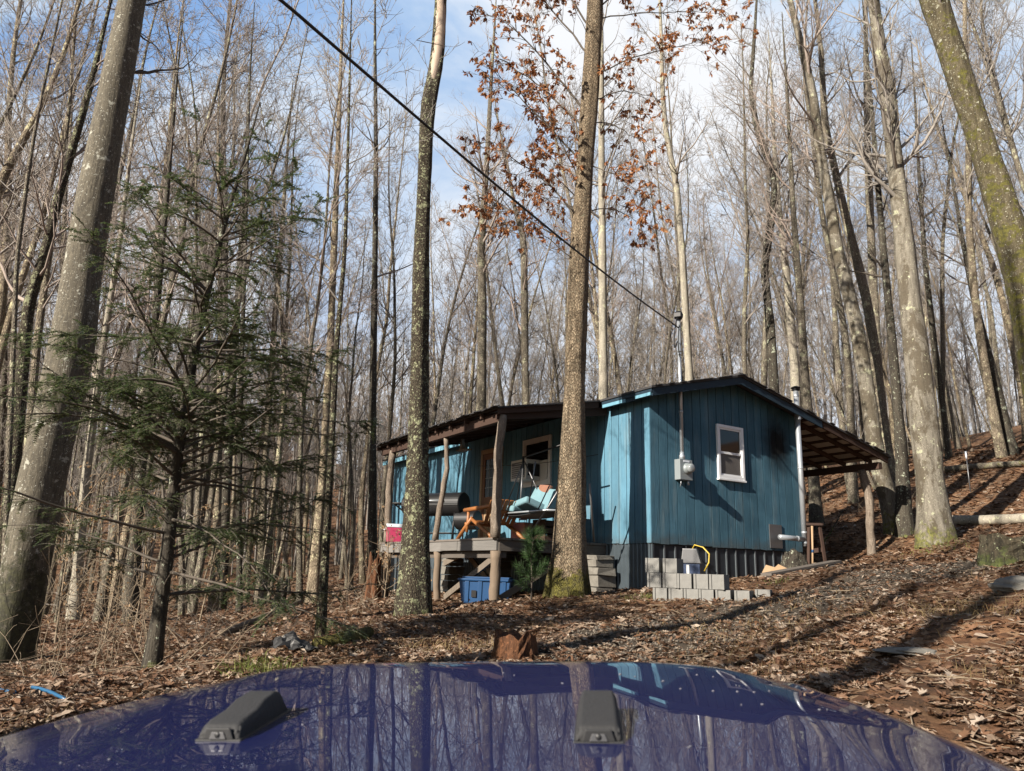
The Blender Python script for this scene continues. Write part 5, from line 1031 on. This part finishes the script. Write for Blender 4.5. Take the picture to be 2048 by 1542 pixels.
def build_ground_things():
    rng = np.random.default_rng(31)
    M['rot'] = bark('rotten_wood', (.03, .016, .010), (.17, .075, .035), None, moss=(.09, .09, .025), moss_z=(-.3, .10), furrow=22, bump=.03)
    M['stumpmoss'] = bark('mossy_stump', (.025, .022, .015), (.075, .062, .04), (.3, .33, .2), .6, (.05, .06, .016), (-.2, .3), 14, .03, 5)
    rot_stump('rotten_stump', 'jagged rust-brown rotten stump just beyond the car hood', on_ground(1030, 1318), .22, .16, .19, 'rot', 1, .12)
    p = on_ground(2020, 1122); rot_stump('mossy_stump', 'broad mossy stump at the right edge beside the drive', p, .42, .30, .31, 'stumpmoss', 2, .08)
    rot_stump('post_stump', 'tall crumbling stump under the left end of the porch', H(-2.55, 5.55, 0)*np.array([1, 1, 0])+np.array([0, 0, g1(*H(-2.55, 5.55, 0)[:2])]), .19, .12, .82, 'rot', 3, .10)
    p = on_ground(553, 1226); rot_stump('cut_stump', 'short dark snag standing at the end of the fallen pole', p, .13, .085, .52, 'b_black', 4, .16, tilt=.12)
    p = at_depth(1590, 1140, 13.4); p[2] = g1(p[0], p[1]); rot_stump('chopping_stump', 'split and splintered chopping stump by the stove pipe', p, .30, .19, .34, 'b_black', 5, .16)
    for k, (px, py, Y, lab, ang) in enumerate(((1548, 1128, 13.1, 'wedge of split firewood leaning left of the chopping stump', .9), (1562, 1142, 12.9, 'wedge of split firewood lying below the chopping stump', .2))):
        q = at_depth(px, py, Y); q[2] = g1(q[0], q[1])+.03; m = MB(); m.prism([(-.09, 0), (.09, 0), (.02, .14)], (0, -.19, 0), (1, 0, 0), (0, 0, 1), (0, .38, 0)); o = m.build('firewood', M['slat'], bevel=.006); o.location = q; o.rotation_euler = (.25, .15*k, ang); tag(o, lab, 'firewood')
    p = at_depth(1632, 1120, 13.8); p[2] = g1(p[0], p[1])-.02; m = MB(); m.lathe([(.075, 0), (.078, .02), (.076, .17), (.07, .185)], (0, 0, 0), 18); o = m.build('log_round', M['log_bare']); o.location = p; tag(o, 'small upright log round at the foot of the work stand', 'log')
    p = at_depth(1632, 1112, 14.2); p[2] = g1(p[0], p[1])-.02; h = at_depth(1632, 1048, 14.2)[2]-p[2]
    t = thing('work_stand', 'dark wooden trestle with a plank top beside the stove pipe', 'trestle', p, -R(20))
    MB().b2((-.14, -.12, h-.035), (.16, .12, h+.01)).build('top', M['rafter'], t, bevel=.004)
    for x in (-.11, .12):
        for y in (-.1, .1): MB().bar((x*.8, y*.5, h-.036), (x*1.35, y*1.4, 0), .05, .035).build('leg', M['rafter'], t)
    MB().bar((-.12, .03, h*.45), (.14, .03, h*.5), .03, .08).build('brace', M['rafter'], t)
    q = at_depth(1623, 1108, 14.0); q[2] = g1(q[0], q[1]); q2 = at_depth(1624, 1052, 14.02)
    t = thing('maul', 'long tan tool handle leaning on the dark trestle', 'tool', q); d = q2-q
    MB().tube([(0, 0, .01), tuple(d*.5+np.array([.004, 0, 0])), tuple(d)], [.02, .017, .02], 10).build('handle', M['slat'], t)
    MB().tube([tuple(d*.44), tuple(d*.5+np.array([.004, 0, 0]))], .0195, 10).build('tape_band', M['tote'], t)
    # planks in front of the gable wall
    a = at_depth(1532, 1146, 12.3); b = at_depth(1672, 1112, 13.5)
    for k, (off, lab, dz) in enumerate(((0, 'upper long weathered plank lying in front of the chopping stump', .09), (-.12, 'lower long weathered plank lying in front of the chopping stump', .02))):
        A_, B_ = a.copy(), b.copy(); A_[1] += off; B_[1] += off*.6; A_[2] = g1(A_[0], A_[1])+dz-.02; B_[2] = g1(B_[0], B_[1])+dz+.02; c = (A_+B_)/2
        m = MB(); m.bar(A_-c, B_-c, .2, .042); o = m.build('plank', M['deck'], bevel=.004); o.location = c; tag(o, lab, 'plank', 'planks by the chopping stump')
    def gp(px, py, dz=0): q = on_ground(px, py); return (q[0], q[1], q[2]+dz)
    log_thing('fallen_log', 'long pale fallen log lying on the slope at the right edge', 'log', [gp(1888, 1052, .10), gp(1990, 1050, .11), gp(2080, 1047, .10)], .12, 'b_pale')
    log_thing('fallen_log', 'dark thin fallen log higher up the leafy slope', 'log', [gp(1890, 945, .1), gp(1980, 938, .1), gp(2050, 934, .1)], .10, 'b_wood')
    log_thing('fallen_pole', 'straight grey fallen pole on the ground left of the lichen trunk', 'pole', [gp(440, 1274, .03), gp(520, 1250, .10), gp(600, 1222, .16)], .045, 'log_bare', 10)
    log_thing('mossy_log', 'rotting mossy log end behind the thin young trunk', 'log', [gp(628, 1300, .03), gp(680, 1292, .05), gp(735, 1276, .05)], .075, 'b_oak')
    # black bag: crumpled sheet
    c = np.array(gp(598, 1303)); k = 12; V = []; F = []
    for i in range(k):
        for j in range(k):
            x, y = i/(k-1)-.5, j/(k-1)-.5; V.append((x*.42+rng.normal(0, .008), y*.30+rng.normal(0, .008), max(0, .11*math.exp(-((x+.25)**2+y*y)*9)+.05*abs(math.sin(9*x+5*y))+rng.normal(0, .008))))
    for i in range(k-1):
        for j in range(k-1): F.append((i*k+j, i*k+j+1, (i+1)*k+j+1, (i+1)*k+j))
    o = MB().add(V, F).build('plastic_bag', M['blackpl']); o.location = c; md = o.modifiers.new('thick', 'SOLIDIFY'); md.thickness = .004; tag(o, 'crumpled black plastic sheet lying by the mossy log', 'bag')
    # dark rock right, stake, litter scrap
    def rock(px, py, r, label, mat, flat=.55, seed=1):
        rg = np.random.default_rng(seed); import bmesh; bm = bmesh.new(); bmesh.ops.create_icosphere(bm, subdivisions=3, radius=r)
        ph = rg.uniform(0, 6, 6)
        for v in bm.verts: q = v.co/r; v.co *= 1+.16*math.sin(3*q.x+ph[0])+.12*math.sin(4*q.y+ph[1])+.08*math.sin(7*q.z+5*q.x+ph[2]); v.co.z *= flat
        me = bpy.data.meshes.new('rock'); bm.to_mesh(me); bm.free(); o = link_mesh('rock', me, M[mat]); o.location = gp(px, py, .02); return tag(o, label, 'rock')
    rock(2025, 1180, .22, 'dark flat rock at the right edge below the mossy stump', 'stone', .45, 3); rock(1805, 1308, .20, 'flat greenish rock sunk in the drive', 'stone', .14, 4)
    p = np.array(gp(1941, 985)); t = thing('marker_stake', 'thin white-topped stake standing on the leafy slope', 'stake', p); MB().tube([(0, 0, -.1), (0, 0, .9)], .014, 8).build('rod', M['steel'], t); MB().tube([(0, 0, .9), (0, 0, 1.1)], .024, 8).build('cap', M['whitepl'], t)
    c = np.array(gp(1690, 1058)); m = MB(); m.add([(-.08, 0, .02), (0, -.03, .09), (.09, .0, .03), (.02, .06, .07), (-.05, .07, .03)], [(0, 1, 3, 4), (1, 2, 3)]); o = m.build('litter_scrap', M['whitepl']); o.location = c; md = o.modifiers.new('thick', 'SOLIDIFY'); md.thickness = .004; tag(o, 'small white scrap on the leaves beyond the trestle', 'scrap')
    log_thing('fallen_branch', 'thin dark forked branch propped on the leaves under the lean-to', 'branch', [gp(1640, 1096, .03), np.array(gp(1662, 1090, .25)), np.array(gp(1690, 1075, .62))], .022, 'b_black', 8, .5)
    # blue hose
    log_thing('blue_hose', 'bright blue plastic hose at the lower left, left length', 'hose', [gp(-40, 1388, .03), gp(0, 1390, .03), gp(28, 1395, .03)], .011, 'hose', 10, 1)
    log_thing('blue_hose', 'bright blue plastic hose at the lower left, right length among twigs', 'hose', [gp(62, 1388, .04), gp(95, 1397, .04), gp(132, 1408, .02)], .011, 'hose', 10, 1)
    # power cable from the mast to beyond the camera
    M0 = H(.60, -.13, 3.80); E0 = at_depth(562, 0, 4.3); d = E0-M0; pts = []
    for s in np.linspace(0, 1.75, 40): q = M0+d*s; q[2] -= .10*math.sin(math.pi*min(1, s)) ; pts.append(q)
    m = MB(); m.tube(np.array(pts)-M0, .0125, 8); o = m.build('power_cable', M['cable']); o.location = M0; tag(o, 'black power cable slung from upper left down to the conduit mast', 'cable')
    # thin wire across the grey slope trees to the eave, and a clothes line along the porch
    m = MB(); a, b = H(0, 1.4, 1.62), H(-1.3, 3.6, 1.50); pts = [a+(b-a)*s-ZZ*.06*math.sin(math.pi*s) for s in np.linspace(0, 1, 12)]; m.tube(np.array(pts)-a, .006, 6); o = m.build('power_lead', M['cable']); o.location = a; tag(o, 'thin black lead strung in front of the porch window', 'cable')
def build_small_plants():
    rng = np.random.default_rng(51)
    # young pine with long needles beside the oak
    p = on_ground(1062, 1196); p = np.array([*(at_depth(1062, 1196, 11.4)[:2]), 0]); p[2] = g1(p[0], p[1]); t = thing('pine_sapling', 'small bright green pine sapling beside the oak foot', 'pine sapling', p); L = []; V = []; F = []; o = 0
    hgt = 1.02; st = np.array([(0, 0, -.05), (.01, 0, .3), (-.01, .01, .6), (.01, 0, .85), (.03, 0, hgt)]); L.append((st, np.array([.014, .012, .009, .006, .003]), 6))
    def needles(c, d, n, l):
        nonlocal o
        for k in range(n):
            q = side_dir(rng, d, R(rng.uniform(15, 70))); q = unit(q+np.array([0, 0, -.1])); w = unit(np.cross(q, rng.normal(0, 1, 3)))*.0022; e = c+q*l*rng.uniform(.7, 1.1); V.extend([c-w, c+w, e+w*.3, e-w*.3]); F.append((o, o+1, o+2, o+3)); o += 4
    for k in range(30):
        z = rng.uniform(.18, .98); l = .36*(1-.55*z/hgt)*rng.uniform(.7, 1.2); d = unit(np.array([rng.normal(), rng.normal(), .45])); b, dd, rr = branch(rng, np.array([0, 0, z*.98]), d, l, .005, 6, .1, .12, 4, L)
        for i in range(1, 6):
            for f in (0, .5): needles(b[i]-(b[i]-b[i-1])*f, dd[i], 12, .115)
    link_mesh('stem', tubes_mesh('stem', L), M['twig_dark'], t); link_mesh('needles', np_mesh('needles', np.array(V), [np.array(F)]), M['pine'], t)
    # beech saplings that keep tan leaves
    for k, (px, py, Y, h, lab) in enumerate(((120, 1230, 11.0, 2.6, 'leftmost tan-leaved beech sapling, in front of the stout grey trunk'), (215, 1240, 11.5, 2.9, 'tallest tan-leaved beech sapling, left of the hemlock stem'), (272, 1235, 12.5, 2.3, 'smallest tan-leaved beech sapling, next to the hemlock stem'), (400, 1225, 14, 2.0, 'tan-leaved sapling among trunks right of the hemlock'), (770, 1170, 15.5, 1.9, 'rusty-leaved sapling at the left end of the porch'))):
        p = at_depth(px, py, Y); p[2] = g1(p[0], p[1]); t = thing('beech_sapling', lab, 'sapling', p); L = []; tips = []
        P = np.array([(0, 0, -.1), (rng.normal(0, .05), 0, h*.35), (rng.normal(0, .1), rng.normal(0, .1), h*.7), (rng.normal(0, .15), 0, h)]); Rd = np.array([.016, .013, .009, .004]); L.append((P, Rd, 6))
        L += crown_lines(rng, P, Rd, .12, .98, 20, h*.42, (45, 80), .03, 6, 4, .15, .5, tips=tips); link_mesh('stem', tubes_mesh('stem', L), M['stick'], t); V = []; F = []; o = 0
        for tip, mid, d in tips:
            for q in (tip, mid):
                if rng.random() < .30: continue
                ax = unit(d*.5+np.array([0, 0, -.7])+rng.normal(0, .35, 3)); sd = unit(np.cross(ax, rng.normal(0, 1, 3))); nn = np.cross(ax, sd); s = rng.uniform(.032, .06)
                V += [q, q+ax*s*.5+sd*s*.32+nn*s*.2, q+ax*s, q+ax*s*.5-sd*s*.32+nn*s*.2]; F.append((o, o+1, o+2, o+3)); o += 4
        link_mesh('leaves', np_mesh('leaves', np.array(V), [np.array(F)]), M['beechleaf'], t)
    # brush at the lower left
    def brush(name, label, c, n, rad, lmax, mat, cat='brush', elev=(5, 60)):
        L = []; c = np.array(c)
        for k in range(n):
            a = rng.uniform(0, 6.28); e = R(rng.uniform(*elev)); q = np.array([rng.normal(0, rad), rng.normal(0, rad), 0]); w = c+q; z = g1(w[0], w[1])-c[2]; l = lmax*rng.uniform(.35, 1)
            pts, dd, rr = branch(rng, q+np.array([0, 0, z+.01]), np.array([math.cos(a)*math.cos(e), math.sin(a)*math.cos(e), math.sin(e)]), l, rng.uniform(.0028, .0062), 8, .09, -.05, 5, L)
            for j in range(rng.integers(1, 5)): i = rng.integers(2, 7); branch(rng, pts[i], side_dir(rng, dd[i], R(rng.uniform(25, 60))), l*rng.uniform(.15, .4), rr[i]*.6, 5, .12, 0, 3, L)
        o = link_mesh(name, tubes_mesh(name, L), M[mat]); o.location = c; return tag(o, label, cat)
    brush('brush_pile', 'tangle of pale dry sticks round the foot of the hemlock', on_ground(270, 1345), 28, .5, 1.2, 'stick')
    brush('brush_pile', 'tangle of pale twigs at the lower left below the stout trunk', on_ground(110, 1350), 20, .55, 1.1, 'stick')
    brush('dead_shrub', 'thin upright dry stems left of the hemlock stem', on_ground(200, 1300), 40, .7, 1.8, 'stick', 'shrub', (45, 88))
    brush('dead_shrub', 'thin reddish dry stems right of the hemlock stem', on_ground(400, 1285), 34, .6, 1.3, 'twig_dark', 'shrub', (30, 85))
    brush('dead_shrub', 'thin dry stems on the slope behind the lean-to post', on_ground(1700, 1020), 30, 1.1, 1.5, 'stick', 'shrub', (40, 88))
    brush('dead_shrub', 'wiry dry stems left of the porch stump', on_ground(745, 1215), 26, .4, 1.2, 'stick', 'shrub', (25, 85))
    def tuft(px, py, n, h, rad, label, mat='grass'):
        c = on_ground(px, py); V = []; F = []; o = 0
        for k in range(n):
            q = np.array([rng.normal(0, rad), rng.normal(0, rad), 0]); q[2] = g1(c[0]+q[0], c[1]+q[1])-c[2]-.01; d = unit(np.array([rng.normal(0, .5), rng.normal(0, .5), 1])); l = h*rng.uniform(.5, 1.1); w = unit(np.cross(d, (rng.normal(), rng.normal(), 0)))*.0035; b = np.array([d[0], d[1], -.6])*l*.35
            V += [q-w, q+w, q+d*l*.55+w*.8, q+d*l*.55-w*.8, q+d*l+b]; F.append((o, o+1, o+2, o+3)); F.append((o+3, o+2, o+4, o+4)); o += 5
        f4 = np.array([f for f in F if f[2] != f[3]]); f3 = np.array([f[:3] for f in F if f[2] == f[3]]); ob = link_mesh('grass_tuft', np_mesh('grass_tuft', np.array(V), [f4, f3]), M[mat]); ob.location = c; return tag(ob, label, 'grass', kind='stuff')
    tuft(518, 1345, 260, .16, .13, 'green grass tuft peeping over the left of the hood'); tuft(1345, 1190, 160, .12, .2, 'yellowing grass at the cabin corner left of the blocks', 'straw')
    tuft(1290, 1196, 120, .12, .15, 'greenish grass at the foot of the corner skirting', 'grass'); tuft(1550, 1166, 60, .10, .10, 'small green tuft in front of the planks'); tuft(950, 1300, 150, .16, .25, 'dry grass left of the rotten stump', 'straw'); tuft(1480, 1270, 240, .13, .45, 'pale dry grass strip beside the drive, nearer the hood', 'straw'); tuft(1900, 1230, 180, .15, .3, 'pale dry grass clump on the right bank', 'straw')
    tuft(1560, 1215, 200, .1, .5, 'pale dry grass on the far side of the drive', 'straw'); tuft(820, 1290, 120, .13, .3, 'dry grass in front of the lichen trunk', 'straw'); tuft(1880, 1098, 140, .14, .3, 'green grass round the foot of the tulip tree', 'grass')
def build_litter():
    rng = np.random.default_rng(99)
    def scatter(n, r0, r1, a0, a1, pw=1.0):
        r = r0*(r1/r0)**(rng.random(n)**pw); a = rng.uniform(a0, a1, n); return r*np.sin(a), r*np.cos(a), r
    def keep(x, y):
        P = np.stack([x-HO[0], y-HO[1]], 1); a = P @ HA[:2]; b = P @ HB[:2]; return ~((a > 0) & (a < 3.84) & (b > 0) & (b < 10.9))
    x, y, r = scatter(150000, 3.2, 46, R(-42), R(42)); k = keep(x, y); pm = path_mask(x, y); bare = (.5+.5*np.sin(x*1.3+.6)*np.sin(y*1.1))*(y < 14)*(x > 0); k &= rng.random(len(x)) > np.maximum(np.maximum(pm*.55, bare*.45), sparse_mask(x, y)*.78); x, y, r = x[k], y[k], r[k]; n = len(x); z = gz(x, y)
    lob = np.array([(0, -1.25, 0), (.05, -.8, .02), (.42, -.62, .2), (.20, -.36, .1), (.66, -.06, .32), (.26, .10, .1), (.46, .52, .25), (.13, .55, .05), (0, 1, .1), (-.13, .55, .05), (-.46, .52, .25), (-.26, .10, .1), (-.66, -.06, .32), (-.20, -.36, .1), (-.42, -.62, .2), (-.05, -.8, .02), (0, 0, 0)])
    oval = np.array([(0, -1.1, 0), (.28, -.62, .1), (.44, -.1, .2), (.32, .5, .2), (0, 1, .15), (-.32, .5, .2), (-.44, -.1, .2), (-.28, -.62, .1), (0, 0, 0)])
    def leaves(idx, out):
        m = len(idx); q = len(out)-1; sc = (.014+.048*rng.random(m)**1.6)*(1+np.clip((r[idx]-10)/18, 0, 1.2)); a = rng.uniform(0, 2*np.pi, m); tilt = rng.normal(0, .26, (m, 2)); curl = rng.uniform(-.4, 1.4, m); bend = rng.uniform(-.5, .5, m)
        L = np.repeat(out[None], m, 0); L[:, :, 2] *= curl[:, None]; L[:, :, 0] *= rng.uniform(.65, 1.25, m)[:, None]; L[:, :, 2] += L[:, :, 0]*tilt[:, :1]+L[:, :, 1]*tilt[:, 1:]+bend[:, None]*L[:, :, 1]**2*.5; L += rng.normal(0, .05, L.shape); L *= sc[:, None, None]
        ca, sa = np.cos(a)[:, None], np.sin(a)[:, None]; X = L[:, :, 0]*ca-L[:, :, 1]*sa; Y = L[:, :, 0]*sa+L[:, :, 1]*ca
        V = np.stack([X+x[idx][:, None], Y+y[idx][:, None], L[:, :, 2]+(z[idx]+.006+rng.random(m)*.02)[:, None]], -1).reshape(-1, 3); tri = np.array([(q, i, (i+1) % q) for i in range(q)]); return V, (np.arange(m)[:, None, None]*(q+1)+tri[None]).reshape(-1, 3)
    kind = rng.random(n) < .6; V1, F1 = leaves(np.where((r < 12) & kind)[0], lob); V2, F2 = leaves(np.where(~((r < 12) & kind))[0], oval)
    tag(link_mesh('leaf_litter', np_mesh('leaf_litter', np.vstack([V1, V2]), [F1, F2+len(V1)]), M['litter']), 'brown fallen leaves covering the forest floor', 'leaves', kind='stuff')
    # gravel on the drive
    x, y, r = scatter(90000, 4, 14, R(-20), R(42)); k = (rng.random(len(x)) < path_mask(x, y)*.45) & keep(x, y); x, y, r = x[k], y[k], r[k]; n = len(x); z = gz(x, y); s = rng.uniform(.007, .020, n)
    oc = np.array([(1, 0, 0), (0, 1, 0), (-1, 0, 0), (0, -1, 0), (.2, .1, .75), (0, 0, -.6)]); J = oc[None]*(1+rng.normal(0, .22, (n, 6, 3))); V = (J*s[:, None, None]+np.stack([x, y, z+.004], -1)[:, None]).reshape(-1, 3); tri = np.array([(0, 1, 4), (1, 2, 4), (2, 3, 4), (3, 0, 4), (1, 0, 5), (2, 1, 5), (3, 2, 5), (0, 3, 5)])
    tag(link_mesh('gravel', np_mesh('gravel', V, [(np.arange(n)[:, None, None]*6+tri[None]).reshape(-1, 3)]), M['gravel']), 'grey gravel along the drive', 'gravel', kind='stuff')
    # dropped twigs
    L = []; x, y, r = scatter(800, 3.5, 24, R(-42), R(42))
    for i in range(len(x)):
        a = rng.uniform(0, 6.28); l = rng.uniform(.1, .5); d = np.array([math.cos(a), math.sin(a), 0])*l/3; P = np.array([(x[i], y[i], 0)]*4)+d*np.arange(4)[:, None]+rng.normal(0, .01, (4, 3))*np.array([1, 1, .6]); L.append((P, np.array([.0038, .0034, .0026, .0015])*rng.uniform(.6, 1.5), 4))
    allp = np.concatenate([l[0] for l in L]); zz = gz(allp[:, 0], allp[:, 1]).reshape(-1, 4)
    for l, q in zip(L, zz): l[0][:, 2] += q+.02
    tag(link_mesh('twig_litter', tubes_mesh('twig_litter', L), M['stick']), 'dropped twigs on the forest floor', 'twigs', kind='stuff')
    # short dry grass
    x, y, r = scatter(14000, 4, 16, R(-38), R(38)); pn = np.sin(x*2.1+1)*np.sin(y*1.7)+.6*np.sin(x*.9-y*1.1); k = (pn > .35) & keep(x, y) & (path_mask(x, y) < .75); x, y = x[k], y[k]; n = len(x); z = gz(x, y); d = np.stack([rng.normal(0, .6, n), rng.normal(0, .6, n), np.ones(n)], -1); d /= np.linalg.norm(d, axis=1, keepdims=True); l = rng.uniform(.04, .12, n)[:, None]; w = np.stack([-d[:, 1], d[:, 0], np.zeros(n)], -1); w /= np.linalg.norm(w, axis=1, keepdims=True)+1e-6; w *= .0028; b = np.stack([x, y, z], -1)
    V = np.stack([b-w, b+w, b+d*l], 1).reshape(-1, 3); tag(link_mesh('dry_grass', np_mesh('dry_grass', V, [np.arange(n*3).reshape(-1, 3)]), M['straw']), 'short straw-coloured grass among the leaves', 'grass', kind='stuff')
build_blocks(); build_porch_things(); build_ground_things(); build_small_plants(); build_litter()
